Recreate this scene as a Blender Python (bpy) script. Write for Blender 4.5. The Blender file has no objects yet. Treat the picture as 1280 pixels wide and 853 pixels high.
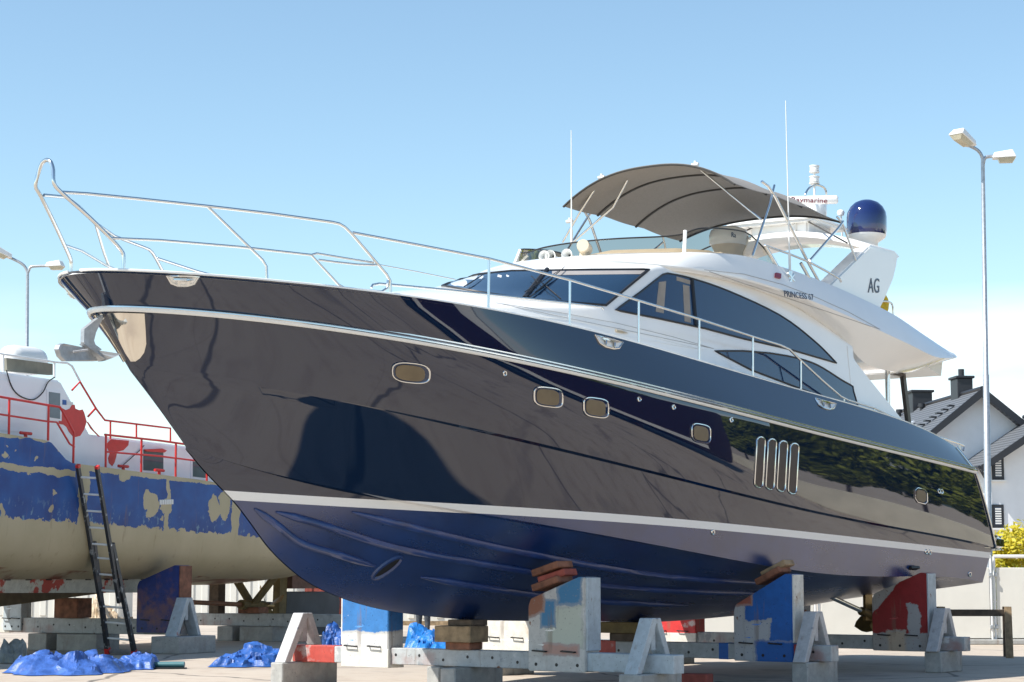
import bpy, bmesh, random
import numpy as np
from math import sin, cos, tan, atan, atan2, radians as R, pi, sqrt, exp, floor
from mathutils import Vector, Matrix
from mathutils.bvhtree import BVHTree
from mathutils.geometry import delaunay_2d_cdt

random.seed(7)
sc = bpy.context.scene
col = sc.collection

# ------------------------------------------------------------------ camera
FPX, CX, CY, CAMH = 2500.0, 640.0, 426.5, 1.6
PITCH = atan(292/FPX)
CAM = Vector((0, 0, CAMH))
cd = bpy.data.cameras.new('camera'); cam = bpy.data.objects.new('camera', cd); col.objects.link(cam)
cd.sensor_width = 36; cd.lens = FPX/1280*36; cd.clip_end = 6000; cd.clip_start = .1
cam.location = CAM; cam.rotation_euler = (pi/2+PITCH, 0, 0)
sc.camera = cam
sc.render.resolution_x = 1024; sc.render.resolution_y = 682

def ray(x, y):
    dx, dz = (x-CX)/FPX, (CY-y)/FPX
    c, s = cos(PITCH), sin(PITCH)
    return Vector((dx, c-s*dz, s+c*dz))
def gpt(x, y, z=0.0):
    r = ray(x, y); return CAM + r*((z-CAMH)/r.z)
def dpt(x, y, Y):
    r = ray(x, y); return CAM + r*(Y/r.y)

class Frame:
    """s aft from the bow, t to port, u up"""
    def __init__(f, O, th, tau):
        a = Vector((sin(th), cos(th), 0)); f.P = Vector((cos(th), -sin(th), 0))
        f.A = a*cos(tau)+Vector((0, 0, -sin(tau))); f.U = a*sin(tau)+Vector((0, 0, cos(tau)))
        f.O = O
    def stu(f, p):
        q = p-f.O; return (q.dot(f.A), q.dot(f.P), q.dot(f.U))
    def w(f, s, t, u): return f.O+f.A*s+f.P*t+f.U*u
    def on_t(f, x, y, tf):
        if not callable(tf):
            k = tf; tf = lambda s: k
        r = ray(x, y); lo, hi = 5.0, 90.0
        for i in range(48):
            m = (lo+hi)/2; b = f.stu(CAM+r*m)
            if b[1] > tf(b[0]): lo = m
            else: hi = m
        return f.stu(CAM+r*lo)

def interp(xs, ys): return lambda v: float(np.interp(v, xs, ys))
def lerp(a, b, w): return a+(b-a)*w
def sstep(a, b, x):
    x = min(1, max(0, (x-a)/(b-a))); return x*x*(3-2*x)
def catmull(pts, n=6, closed=False):
    P = [Vector(p) for p in pts]; out = []; N = len(P)
    for i in range(N if closed else N-1):
        if closed: a, b, c, d = P[i-1], P[i], P[(i+1) % N], P[(i+2) % N]
        else: a, b, c, d = P[max(i-1, 0)], P[i], P[i+1], P[min(i+2, N-1)]
        for k in range(n):
            t = k/n
            out.append(.5*((2*b)+(c-a)*t+(2*a-5*b+4*c-d)*t*t+(3*b-a-3*c+d)*t**3))
    if not closed: out.append(P[-1].copy())
    return out

# ------------------------------------------------------------------ objects
def tag(o, label=None, cat=None, group=None, kind=None):
    if label: o['label'] = label
    if cat: o['category'] = cat
    if group: o['group'] = group
    if kind: o['kind'] = kind
    return o
def thing(name, label, cat, loc=(0, 0, 0), rz=0, group=None, M=None):
    o = bpy.data.objects.new(name, None); col.objects.link(o)
    o.empty_display_size = .2
    if M is not None: o.matrix_world = M
    else: o.location = loc; o.rotation_euler = (0, 0, rz)
    return tag(o, label, cat, group)

class MB:
    def __init__(m): m.bm = bmesh.new()
    def add(m, vs, fs):
        v = [m.bm.verts.new(p) for p in vs]
        for f in fs:
            try: m.bm.faces.new([v[i] for i in f])
            except ValueError: pass
        return v
    def box(m, c, s, M=None, bev=0):
        c = Vector(c); s = Vector(s)/2
        vs = [Vector((x, y, z)) for x in (-1, 1) for y in (-1, 1) for z in (-1, 1)]
        vs = [c+Vector((v.x*s.x, v.y*s.y, v.z*s.z)) for v in vs]
        if M is not None: vs = [M @ v for v in vs]
        if bev:
            b2 = bmesh.new(); vv = [b2.verts.new(p) for p in vs]
            for f in BOXF: b2.faces.new([vv[i] for i in f])
            bmesh.ops.bevel(b2, geom=b2.edges[:], offset=bev, segments=1, affect='EDGES')
            b2.verts.index_update()
            m.add([v.co.copy() for v in b2.verts], [[v.index for v in f.verts] for f in b2.faces]); b2.free()
        else: m.add(vs, BOXF)
        return m
    def hexa(m, a, b):
        """two quads a (bottom) and b (top)"""
        m.add([Vector(p) for p in list(a)+list(b)], [(3, 2, 1, 0), (4, 5, 6, 7)]+[(i, (i+1) % 4, (i+1) % 4+4, i+4) for i in range(4)]); return m
    def prism(m, poly, off):
        """polygon of 3D points extruded by the vector off"""
        n = len(poly); off = Vector(off)
        a = [Vector(p) for p in poly]; b = [p+off for p in a]
        m.add(a+b, [tuple(range(n-1, -1, -1)), tuple(range(n, 2*n))]+[(i, (i+1) % n, (i+1) % n+n, i+n) for i in range(n)]); return m
    def tube(m, path, r, seg=8, closed=False, flat=None):
        P = [Vector(p) for p in path]; N = len(P)
        if N < 2: return m
        tan_ = []
        for i in range(N):
            if closed: d = P[(i+1) % N]-P[i-1]
            else: d = P[min(i+1, N-1)]-P[max(i-1, 0)]
            if d.length < 1e-9: d = Vector((0, 0, 1))
            tan_.append(d.normalized())
        n = tan_[0].orthogonal().normalized()
        if abs(tan_[0].z) < .95: n = (Vector((0, 0, 1))-tan_[0]*tan_[0].z).normalized()
        rows = []
        for i in range(N):
            n = n-tan_[i]*n.dot(tan_[i])
            n = n.normalized() if n.length > 1e-6 else tan_[i].orthogonal().normalized()
            b = tan_[i].cross(n); rr = r[i] if isinstance(r, (list, tuple)) else r
            f1, f2 = flat if flat else (1, 1)
            rows.append([P[i]+n*(cos(2*pi*k/seg)*rr*f1)+b*(sin(2*pi*k/seg)*rr*f2) for k in range(seg)])
        vs = [v for row in rows for v in row]; fs = []
        for i in range(N if closed else N-1):
            j = (i+1) % N
            for k in range(seg):
                k2 = (k+1) % seg
                fs.append((i*seg+k, i*seg+k2, j*seg+k2, j*seg+k))
        if not closed:
            fs.append(tuple(range(seg-1, -1, -1))); fs.append(tuple((N-1)*seg+k for k in range(seg)))
        m.add(vs, fs); return m
    def grid(m, rows, closed=False, flip=False):
        n = len(rows[0]); vs = [Vector(p) for r in rows for p in r]; fs = []
        for i in range(len(rows)-1):
            for k in range(n if closed else n-1):
                k2 = (k+1) % n
                f = (i*n+k, i*n+k2, (i+1)*n+k2, (i+1)*n+k)
                fs.append(f[::-1] if flip else f)
        return m.add(vs, fs)
    def lathe(m, prof, c=(0, 0, 0), seg=24, M=None):
        c = Vector(c); rows = []
        for r, z in prof:
            row = [Vector((r*cos(2*pi*k/seg), r*sin(2*pi*k/seg), z)) for k in range(seg)]
            rows.append([(M @ p if M is not None else p)+c for p in row])
        m.grid(rows, True); return m
    def mirror(m):
        bmd = bmesh.new(); me = bpy.data.meshes.new('t'); m.bm.to_mesh(me); bmd.free()
        b2 = bmesh.new(); b2.from_mesh(me)
        for v in b2.verts: v.co.y = -v.co.y
        bmesh.ops.reverse_faces(b2, faces=b2.faces)
        me2 = bpy.data.meshes.new('t2'); b2.to_mesh(me2); b2.free()
        o = MB(); o.bm.from_mesh(me2); bpy.data.meshes.remove(me); bpy.data.meshes.remove(me2); return o
    def merge(m, other):
        me = bpy.data.meshes.new('t'); other.bm.to_mesh(me); m.bm.from_mesh(me); bpy.data.meshes.remove(me); return m
    def bvh(m):
        bmesh.ops.remove_doubles(m.bm, verts=m.bm.verts, dist=1e-4); bmesh.ops.recalc_face_normals(m.bm, faces=m.bm.faces); m.bm.normal_update()
        return BVHTree.FromBMesh(m.bm)
    def build(m, name, mat, parent=None, smooth=None, weld=1e-4, fix=True):
        if weld: bmesh.ops.remove_doubles(m.bm, verts=m.bm.verts, dist=weld)
        if fix: bmesh.ops.recalc_face_normals(m.bm, faces=m.bm.faces)
        me = bpy.data.meshes.new(name); m.bm.to_mesh(me); m.bm.free()
        if smooth is not None:
            me.shade_smooth(); me.set_sharp_from_angle(angle=R(smooth))
        if mat: me.materials.append(mat)
        o = bpy.data.objects.new(name, me); col.objects.link(o)
        if parent: o.parent = parent
        return o
BOXF = [(0, 1, 3, 2), (4, 6, 7, 5), (0, 4, 5, 1), (2, 3, 7, 6), (0, 2, 6, 4), (1, 5, 7, 3)]

def subsurf(mb, lv=2):
    bmesh.ops.recalc_face_normals(mb.bm, faces=mb.bm.faces)
    me = bpy.data.meshes.new('tmp'); mb.bm.to_mesh(me); mb.bm.free()
    o = bpy.data.objects.new('tmp', me); col.objects.link(o)
    md = o.modifiers.new('s', 'SUBSURF'); md.levels = lv; md.render_levels = lv
    dg = bpy.context.evaluated_depsgraph_get(); dg.update()
    me2 = bpy.data.meshes.new_from_object(o.evaluated_get(dg))
    out = MB(); out.bm.from_mesh(me2)
    bpy.data.objects.remove(o); bpy.data.meshes.remove(me); bpy.data.meshes.remove(me2)
    return out

def copy_tree(o, parent=None):
    c = o.copy(); col.objects.link(c)
    if parent: c.parent = parent
    for ch in [x for x in bpy.data.objects if x.parent == o]: copy_tree(ch, c)
    return c

# ------------------------------------------------------------------ materials
def nodes(name):
    m = bpy.data.materials.new(name); m.use_nodes = True
    nt = m.node_tree; return m, nt, nt.nodes['Principled BSDF']
def rgba(c): return (c[0], c[1], c[2], 1)
def N(nt, typ, **kw):
    n = nt.nodes.new(typ)
    for k, v in kw.items(): setattr(n, k, v)
    return n
def mixc(nt, fac, a, b):
    x = N(nt, 'ShaderNodeMix', data_type='RGBA')
    for s, v in ((0, fac), (6, a), (7, b)):
        if isinstance(v, (tuple, list)): x.inputs[s].default_value = rgba(v)
        elif isinstance(v, (int, float)): x.inputs[s].default_value = v
        else: nt.links.new(v, x.inputs[s])
    return x.outputs[2]
def noise(nt, scale, detail=4, off=0, stretch=None, rough=.55, coord='Object'):
    tc = N(nt, 'ShaderNodeTexCoord'); mp = N(nt, 'ShaderNodeMapping')
    mp.inputs['Location'].default_value = (off*3.1, off*1.7, off*2.3)
    if stretch: mp.inputs['Scale'].default_value = stretch
    nt.links.new(tc.outputs[coord], mp.inputs[0])
    n = N(nt, 'ShaderNodeTexNoise'); n.inputs['Scale'].default_value = scale; n.inputs['Detail'].default_value = detail
    n.inputs['Roughness'].default_value = rough
    nt.links.new(mp.outputs[0], n.inputs['Vector']); return n.outputs[0]
def ramp(nt, src, lo, hi):
    r = N(nt, 'ShaderNodeMapRange'); r.inputs[1].default_value = lo; r.inputs[2].default_value = hi
    r.clamp = True; nt.links.new(src, r.inputs[0]); return r.outputs[0]
def bump(nt, b, src, strength, dist=.02):
    n = N(nt, 'ShaderNodeBump'); n.inputs['Strength'].default_value = strength; n.inputs['Distance'].default_value = dist
    nt.links.new(src, n.inputs['Height']); nt.links.new(n.outputs[0], b.inputs['Normal']); return n
def mat(name, c, rough=.5, metal=0, var=.12, scale=6, bmp=0, spec=.5, coat=0):
    if name in bpy.data.materials: return bpy.data.materials[name]
    m, nt, b = nodes(name)
    b.inputs['Roughness'].default_value = rough; b.inputs['Metallic'].default_value = metal
    b.inputs['Specular IOR Level'].default_value = spec; b.inputs['Coat Weight'].default_value = coat
    b.inputs['Coat Roughness'].default_value = .04
    if var:
        n = noise(nt, scale)
        o = mixc(nt, ramp(nt, n, .3, .7), tuple(x*(1-var) for x in c), tuple(min(1, x*(1+var)) for x in c))
        nt.links.new(o, b.inputs['Base Color'])
        if bmp: bump(nt, b, n, bmp)
    else: b.inputs['Base Color'].default_value = rgba(c)
    return m
def paint(name, base, layers, rough=.55, bmp=.15):
    """worn paint: layers = (colour, scale, threshold, seed, softness)"""
    m, nt, b = nodes(name); b.inputs['Roughness'].default_value = rough
    n0 = noise(nt, 9, 5); c = mixc(nt, ramp(nt, n0, .3, .7), tuple(x*.85 for x in base), tuple(min(1, x*1.12) for x in base))
    for lay in layers:
        if lay[1] == 'Z':
            colr, _, planes, amp, sca, seed = lay
            tc = N(nt, 'ShaderNodeTexCoord'); sp = N(nt, 'ShaderNodeSeparateXYZ'); nt.links.new(tc.outputs['Object'], sp.inputs[0]); acc = None
            for ax, az, c0 in planes:
                a1 = N(nt, 'ShaderNodeMath', operation='MULTIPLY_ADD'); nt.links.new(sp.outputs[0], a1.inputs[0]); a1.inputs[1].default_value = ax; a1.inputs[2].default_value = c0
                a2 = N(nt, 'ShaderNodeMath', operation='MULTIPLY_ADD'); nt.links.new(sp.outputs[2], a2.inputs[0]); a2.inputs[1].default_value = az; nt.links.new(a1.outputs[0], a2.inputs[2])
                if acc is None: acc = a2.outputs[0]
                else:
                    mn = N(nt, 'ShaderNodeMath', operation='MINIMUM'); nt.links.new(acc, mn.inputs[0]); nt.links.new(a2.outputs[0], mn.inputs[1]); acc = mn.outputs[0]
            nn = N(nt, 'ShaderNodeMath', operation='MULTIPLY_ADD'); nt.links.new(noise(nt, sca, 9, seed, rough=.72), nn.inputs[0]); nn.inputs[1].default_value = amp*2; nt.links.new(acc, nn.inputs[2])
            c = mixc(nt, ramp(nt, nn.outputs[0], amp-.03, amp-.012), c, tuple(.5*q+.16 for q in colr))
            c = mixc(nt, ramp(nt, nn.outputs[0], amp, amp+.012+amp*.12), c, colr); continue
        colr, sca, th, seed, soft = lay
        f = ramp(nt, noise(nt, sca, 5, seed, rough=.6), th, th+soft)
        c = mixc(nt, f, c, colr)
    dr = ramp(nt, noise(nt, 9, 4, 61, stretch=(1, 1, .10), rough=.6), .60, .72); dm = N(nt, 'ShaderNodeMath', operation='MULTIPLY'); nt.links.new(dr, dm.inputs[0]); dm.inputs[1].default_value = .5
    c = mixc(nt, dm.outputs[0], c, (.16, .11, .08))
    rs = ramp(nt, noise(nt, 3.4, 7, 71, rough=.7), .66, .70); c = mixc(nt, rs, c, (.17, .075, .04))
    sc_ = ramp(nt, noise(nt, 14, 5, 81, stretch=(.2, 1, 1), rough=.7), .68, .70); c = mixc(nt, sc_, c, tuple(min(1, x*1.6+.05) for x in base))
    sp = ramp(nt, noise(nt, 38, 3, 5), .66, .7); c = mixc(nt, sp, c, tuple(x*.45 for x in base))
    nt.links.new(c, b.inputs['Base Color']); bump(nt, b, n0, bmp, .01)
    return m

MT = {}
MT['white'] = mat('white_gelcoat', (.86, .85, .82), .18, var=.02, scale=1.2, coat=.5)
MT['white_plastic'] = mat('white_plastic', (.76, .76, .74), .35, var=.03)
MT['cream'] = mat('cream_vinyl', (.62, .52, .38), .6, var=.06)
MT['steel'] = mat('polished_steel', (.72, .72, .70), .14, 1, var=.04)
MT['chrome'] = mat('mirror_steel', (.78, .74, .66), .06, 1, var=.03, scale=3)
MT['galv'] = mat('galvanised_steel', (.42, .44, .46), .45, .7, var=.15, scale=14)
MT['glass'] = mat('tinted_glass', (.003, .022, .07), .03, var=0, spec=.9)
MT['wglass'] = mat('windscreen_glass', (.016, .042, .085), .03, var=0, spec=.9)
MT['strake'] = mat('lit_antifouling_ridge', (.012, .038, .15), .35, var=.25, scale=4, spec=.9)  # same bottom paint, colour lightened to stand for light the ridges catch
MT['gasket'] = mat('black_rubber', (.012, .012, .014), .5, var=0)
MT['black'] = mat('black_plastic', (.015, .015, .016), .45, var=.1)
MT['canvas'] = mat('grey_canvas', (.235, .22, .205), .9, var=.06, scale=30, bmp=.1)
MT['navy'] = mat('navy_plastic', (.006, .016, .09), .08, var=0, coat=1)
MT['red_lens'] = mat('red_plastic', (.25, .01, .03), .3, var=0)
MT['yellow'] = mat('yellow_fabric', (.75, .48, .03), .7, var=.1)
MT['dark_strut'] = mat('dark_bronze_frame', (.05, .042, .036), .35, var=.1)
MT['brass'] = mat('bronze', (.22, .15, .06), .4, .8, var=.2)
MT['text'] = mat('dark_lettering', (.03, .05, .09), .35, var=0)
MT['textred'] = mat('maroon_lettering', (.16, .015, .03), .4, var=0)
MT['concrete'] = paint('concrete', (.36, .36, .345), [((.30, .29, .27), 2.5, .5, 2, .2), ((.42, .40, .38), 4, .58, 3, .1)], .85, .3)
MT['timber'] = mat('red_brown_timber', (.20, .085, .05), .8, var=.45, scale=7, bmp=.3)
MT['timber_pale'] = mat('weathered_timber', (.27, .19, .11), .8, var=.4, scale=7, bmp=.3)
MT['timber_dark'] = mat('dark_timber', (.10, .075, .055), .85, var=.35, scale=8, bmp=.3)
GREY = (.40, .42, .43)
MT['beam'] = paint('grey_painted_steel', (.38, .40, .41), [((.30, .20, .19), 1.1, .56, 4, .12), ((.22, .24, .26), 2.3, .6, 8, .05), ((.5, .5, .5), 3, .62, 1, .04)], .5)
MT['beam_blue'] = paint('pale_blue_grey_painted_steel', (.40, .46, .50), [((.36, .08, .06), 1.4, .62, 14, .05), ((.28, .30, .32), 2.3, .58, 18, .08)], .5)
MT['beam_red'] = paint('red_end_paint', (.42, .06, .045), [((.42, .36, .34), 3, .55, 3, .12)], .5)
MT['aframe'] = paint('grey_prop_paint', (.44, .44, .45), [((.36, .22, .2), 2.6, .62, 4, .06), ((.2, .22, .26), 4, .64, 8, .04)], .5)
TEAL, CREAM, PINK, GRY, RST = (.03, .17, .33), (.44, .47, .40), (.42, .24, .20), (.40, .41, .43), (.24, .09, .05)
MT['ch_white'] = paint('white_teal_patchy_paint', (.50, .49, .47), [(CREAM, 'Z', [(1, 0, .16), (-1, 0, .40), (0, 1, -.66), (0, -1, 1.18)], .10, 2.2, 4), (TEAL, 'Z', [(1, 0, -.02), (-1, 0, .40), (0, 1, -1.20), (.4, -1, 1.42)], .14, 2.6, 7), (TEAL, 'Z', [(1, 0, .24), (-1, 0, -.02), (0, 1, -.92), (0, -1, 1.26)], .09, 3, 12),
    (PINK, 'Z', [(1, 0, .2), (-1, 0, .35), (0, 1, -.55), (0, -1, .68)], .06, 4, 15), (RST, 'Z', [(-1, 0, -.22), (-.4, 1, -1.22)], .10, 3, 9), ((.58, .58, .58), 3.2, .62, 41, .12)], .45)
MT['ch_blue'] = paint('bright_blue_patchy_paint', (.008, .105, .38), [(GRY, 'Z', [(-1, 0, .10), (0, -1, .92)], .13, 2.4, 5), (GRY, 'Z', [(-1, 0, -.32)], .09, 3, 8), ((.30, .09, .06), 'Z', [(-1, 0, -.18), (0, 1, -1.16)], .07, 4, 3), ((.008, .105, .38), 'Z', [(1, 0, .12), (0, -1, .62)], .08, 5, 19)], .4)
MT['ch_blue2'] = paint('blue_and_white_paint', (.03, .16, .42), [((.56, .56, .55), 'Z', [(0, -1, .78)], .10, 2, 15), ((.5, .52, .56), 11, .70, 22, .02)], .45)
MT['ch_red'] = paint('red_patchy_paint', (.26, .02, .022), [((.38, .37, .36), 'Z', [(-1, 1, -1.46)], .13, 2.6, 17), ((.36, .33, .31), 'Z', [(0, -1, .60)], .07, 3, 11), ((.36, .35, .35), 'Z', [(1, 0, -.16), (-1, 0, .36), (0, -1, 1.1)], .16, 3, 27), ((.46, .36, .27), 'Z', [(1, 0, .22), (-1, 0, .1), (0, -1, .66)], .09, 4, 2)], .45)
MT['ch_purple'] = paint('blue_and_brown_worn_paint', (.015, .04, .20), [((.20, .10, .10), 1.6, .52, 3, .15), ((.35, .33, .35), 3, .66, 6, .06)], .5)
MT['ch_pale'] = paint('chalky_white_paint', (.62, .60, .55), [((.50, .42, .32), 2, .62, 2, .08)], .6)
MT['ch_rw'] = paint('scarlet_and_white_paint', (.55, .03, .03), [((.62, .55, .52), 1.3, .6, 8, .04)], .5)
MT['olive'] = mat('olive_brown_timber', (.16, .12, .05), .8, var=.3, scale=5, bmp=.3)
MT['brick'] = mat('red_painted_block', (.30, .07, .05), .8, var=.2, scale=9)
MT['fence_white'] = mat('cream_white_panel', (.66, .64, .58), .5, var=.04, scale=2)
MT['ladder_black'] = paint('black_ladder_paint', (.03, .033, .04), [((.25, .27, .28), 6, .60, 3, .03)], .45)
MT['denim'] = mat('grey_denim', (.05, .06, .075), .9, var=.4, scale=18)
MT['skin'] = mat('skin', (.45, .25, .17), .5, var=.05)
MT['shirt'] = mat('dark_shirt_cloth', (.05, .055, .07), .9, var=.1)

def tarp_mat(name, c):
    m, nt, b = nodes(name)
    n = noise(nt, 7, 6); c2 = mixc(nt, ramp(nt, n, .3, .7), tuple(x*.7 for x in c), tuple(min(1, x*1.35) for x in c))
    nt.links.new(c2, b.inputs['Base Color']); b.inputs['Roughness'].default_value = .42
    bump(nt, b, noise(nt, 16, 5), .6, .03); return m
MT['tarp'] = tarp_mat('blue_tarpaulin', (.045, .12, .40))
MT['tarp2'] = tarp_mat('dark_blue_tarpaulin', (.02, .09, .33))
MT['tarp3'] = tarp_mat('bright_blue_tarpaulin', (.012, .15, .46))
MT['tarp_tan'] = tarp_mat('tan_tarpaulin', (.45, .34, .22))
MT['rag'] = tarp_mat('grey_cloth', (.20, .21, .19))

# hull paint: black gelcoat over a white boot stripe over navy antifouling (bands follow the boat's own height)
S0, UK = 9.0, 3.7                                # boat local origin: s = 9, keel height
def Lc(s, t, u): return Vector((S0-s, t, u+UK))
def hull_material():
    m, nt, b = nodes('yacht_hull_paint'); L = nt.links
    tc = N(nt, 'ShaderNodeTexCoord'); sp = N(nt, 'ShaderNodeSeparateXYZ'); L.new(tc.outputs['Object'], sp.inputs[0])
    mu = N(nt, 'ShaderNodeMath', operation='MULTIPLY_ADD'); L.new(sp.outputs[0], mu.inputs[0]); mu.inputs[1].default_value = -.0085; L.new(sp.outputs[2], mu.inputs[2])
    # val = z + .0085*(s-9)
    top = UK-2.175-.0085*9; bot = top-.105
    ga = N(nt, 'ShaderNodeMath', operation='GREATER_THAN'); L.new(mu.outputs[0], ga.inputs[0]); ga.inputs[1].default_value = top
    gb = N(nt, 'ShaderNodeMath', operation='GREATER_THAN'); L.new(mu.outputs[0], gb.inputs[0]); gb.inputs[1].default_value = bot
    wob = noise(nt, .8, 2)
    b.inputs['Base Color'].default_value = (.0012, .010, .036, 1); b.inputs['Roughness'].default_value = .025
    b.inputs['IOR'].default_value = 1.78
    bump(nt, b, wob, .035, .03)
    w = N(nt, 'ShaderNodeBsdfPrincipled'); w.inputs['Base Color'].default_value = (.80, .80, .79, 1); w.inputs['Roughness'].default_value = .25
    a = N(nt, 'ShaderNodeBsdfPrincipled'); a.inputs['Roughness'].default_value = .3
    a.inputs['IOR'].default_value = 2.0
    n2 = noise(nt, 1.3, 6, rough=.65); n3 = noise(nt, 2.2, 6, 6, stretch=(.25, 1, 1), rough=.7)
    ac = mixc(nt, ramp(nt, n2, .3, .7), (.001, .016, .082), (.002, .029, .14)); ac = mixc(nt, ramp(nt, n3, .58, .72), ac, (.006, .034, .13))
    L.new(ac, a.inputs['Base Color']); L.new(ramp(nt, n3, -.7, 3.4), a.inputs['Roughness'])
    m1 = N(nt, 'ShaderNodeMixShader'); L.new(gb.outputs[0], m1.inputs[0]); L.new(a.outputs[0], m1.inputs[1]); L.new(w.outputs[0], m1.inputs[2])
    m2 = N(nt, 'ShaderNodeMixShader'); L.new(ga.outputs[0], m2.inputs[0]); L.new(m1.outputs[0], m2.inputs[1]); L.new(b.outputs[0], m2.inputs[2])
    L.new(m2.outputs[0], nt.nodes['Material Output'].inputs[0]); return m
MT['hull'] = hull_material()
MT['antifoul'] = mat('navy_antifouling', (.0015, .024, .115), .4, var=.15, scale=2, spec=.9)
def smoked():
    m, nt, b = nodes('smoked_acrylic'); L = nt.links
    t = N(nt, 'ShaderNodeBsdfTransparent'); t.inputs[0].default_value = (.60, .57, .51, 1)
    g = N(nt, 'ShaderNodeBsdfGlossy'); g.inputs['Roughness'].default_value = .03; g.inputs[0].default_value = (.9, .9, .9, 1)
    f = N(nt, 'ShaderNodeFresnel'); f.inputs[0].default_value = 1.4
    x = N(nt, 'ShaderNodeMixShader'); L.new(f.outputs[0], x.inputs[0]); L.new(t.outputs[0], x.inputs[1]); L.new(g.outputs[0], x.inputs[2])
    L.new(x.outputs[0], nt.nodes['Material Output'].inputs[0]); return m
MT['smoked'] = smoked()

# ------------------------------------------------------------------ light, sky
SUN = Vector((-0.763, -0.336, 1)).normalized()
elev = atan2(SUN.z, sqrt(SUN.x**2+SUN.y**2)); azi = atan2(SUN.x, SUN.y)
wd = bpy.data.worlds.new('World'); sc.world = wd; wd.use_nodes = True
nt = wd.node_tree; L = nt.links; bg = nt.nodes['Background']
sky = N(nt, 'ShaderNodeTexSky', sky_type='NISHITA'); sky.sun_disc = False
sky.sun_elevation = elev; sky.sun_rotation = azi; sky.air_density = 1.0; sky.dust_density = .15; sky.ozone_density = 1.4
tc = N(nt, 'ShaderNodeTexCoord'); sx = N(nt, 'ShaderNodeSeparateXYZ'); L.new(tc.outputs['Generated'], sx.inputs[0])
mp = N(nt, 'ShaderNodeMapping'); mp.inputs['Scale'].default_value = (2.2, 2.2, 11); mp.inputs['Location'].default_value = (.35, .2, 0); L.new(tc.outputs['Generated'], mp.inputs[0])
cn = N(nt, 'ShaderNodeTexNoise'); cn.inputs['Scale'].default_value = 2.4; cn.inputs['Detail'].default_value = 7; cn.inputs['Roughness'].default_value = .5; L.new(mp.outputs[0], cn.inputs[0])
cl = ramp(nt, cn.outputs[0], .30, .52)
lowm = ramp(nt, sx.outputs[2], .142, .118)
azr = N(nt, 'ShaderNodeMapRange'); azr.inputs[1].default_value = -.05; azr.inputs[2].default_value = .2; azr.inputs[3].default_value = .30; azr.inputs[4].default_value = 1.0; L.new(sx.outputs[0], azr.inputs[0])
lw2 = N(nt, 'ShaderNodeMath', operation='MULTIPLY'); L.new(lowm, lw2.inputs[0]); L.new(azr.outputs[0], lw2.inputs[1])
mm = N(nt, 'ShaderNodeMath', operation='MULTIPLY'); L.new(cl, mm.inputs[0]); L.new(lw2.outputs[0], mm.inputs[1])
m8 = N(nt, 'ShaderNodeMath', operation='MULTIPLY'); L.new(mm.outputs[0], m8.inputs[0]); m8.inputs[1].default_value = .75
tint = N(nt, 'ShaderNodeMix', data_type='RGBA', blend_type='MULTIPLY'); tint.inputs[0].default_value = 1; L.new(sky.outputs[0], tint.inputs[6]); tint.inputs[7].default_value = (1.05, 1.115, 1.05, 1)
skyc = mixc(nt, m8.outputs[0], tint.outputs[2], (7.2, 7.5, 7.9))
L.new(skyc, bg.inputs[0]); bg.inputs[1].default_value = .10
sl = bpy.data.lights.new('sun', 'SUN'); sl.energy = 4.2; sl.angle = R(.53); sl.color = (1, .95, .87)
so = bpy.data.objects.new('sun', sl); col.objects.link(so); so.rotation_euler = (-SUN).to_track_quat('-Z', 'Y').to_euler(); so.location = SUN*60
sc.view_settings.view_transform = 'Standard'; sc.view_settings.look = 'None'; sc.view_settings.gamma = 1
sc.view_settings.exposure = .85
sc.render.engine = 'CYCLES'


# ================================================================== THE YACHT
TH = R(36); TAU = R(1.5)
Y = Frame(CAM+ray(72, 345)*22.0, TH, TAU)
base = Y.w(S0, 0, -UK)
YM = Matrix(((-Y.A.x, Y.P.x, Y.U.x, base.x), (-Y.A.y, Y.P.y, Y.U.y, base.y), (-Y.A.z, Y.P.z, Y.U.z, base.z), (0, 0, 0, 1)))
YI = YM.inverted()
yacht = thing('motor_yacht', 'large black and white flybridge motor yacht propped up on the hard, bow to the left', 'yacht', M=YM)

def pw(T, s0, Ln, p, r):
    return lambda s: T*(1-(1-min(1, max(0, (s-s0)/Ln)))**p)**r if s > s0 else 0.0
def aft(f, s1, k): return lambda s: f(s)-k*max(0, s-s1)**2
tS = aft(pw(2.30, .22, 9, 2.5, .58), 13, .003)
tR = aft(pw(2.63, .62, 11.5, 2.5, .68), 13, .0035)
tN = aft(pw(2.56, 1.15, 11.5, 2.45, .95), 13, .002)
tC = aft(pw(2.36, 2.05, 10.5, 2.6, 1.6), 15, .001)
def nose(s, s0): return .05*(1-exp(-max(0, s-s0)/.03))
def curve_u(px, tf, s0, u0, deg):
    pts = [Y.on_t(x, y, tf) for x, y in px]
    s = np.array([s0]+[p[0] for p in pts]); u = np.array([u0]+[p[2] for p in pts]); w = np.ones(len(s)); w[0] = 4
    c = np.polyfit(s, u, deg, w=w)
    return lambda v: float(np.polyval(c, v))
stem_px = [(72, 345), (78, 362), (105, 385), (160, 465), (200, 520), (250, 583), (290, 625), (310, 650), (340, 690), (380, 725), (420, 745), (460, 758), (500, 766), (560, 773), (620, 776), (760, 777)]
stem = [Y.on_t(x, y, 0) for x, y in stem_px]
st = catmull([(a, c, 0) for a, b, c in stem]+[(13, -3.66, 0), (16.5, -3.45, 0), (20.2, -3.08, 0)], 8)
uK = interp([p.x for p in st], [p.y for p in st])
uS = curve_u([(85, 338), (150, 338), (215, 342), (300, 350), (400, 358), (490, 367), (560, 380), (640, 393), (712, 409), (800, 432), (875, 452), (940, 473), (1000, 490), (1060, 505), (1120, 523), (1160, 543), (1190, 558), (1210, 573)], tS, .22, .085, 5)
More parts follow.
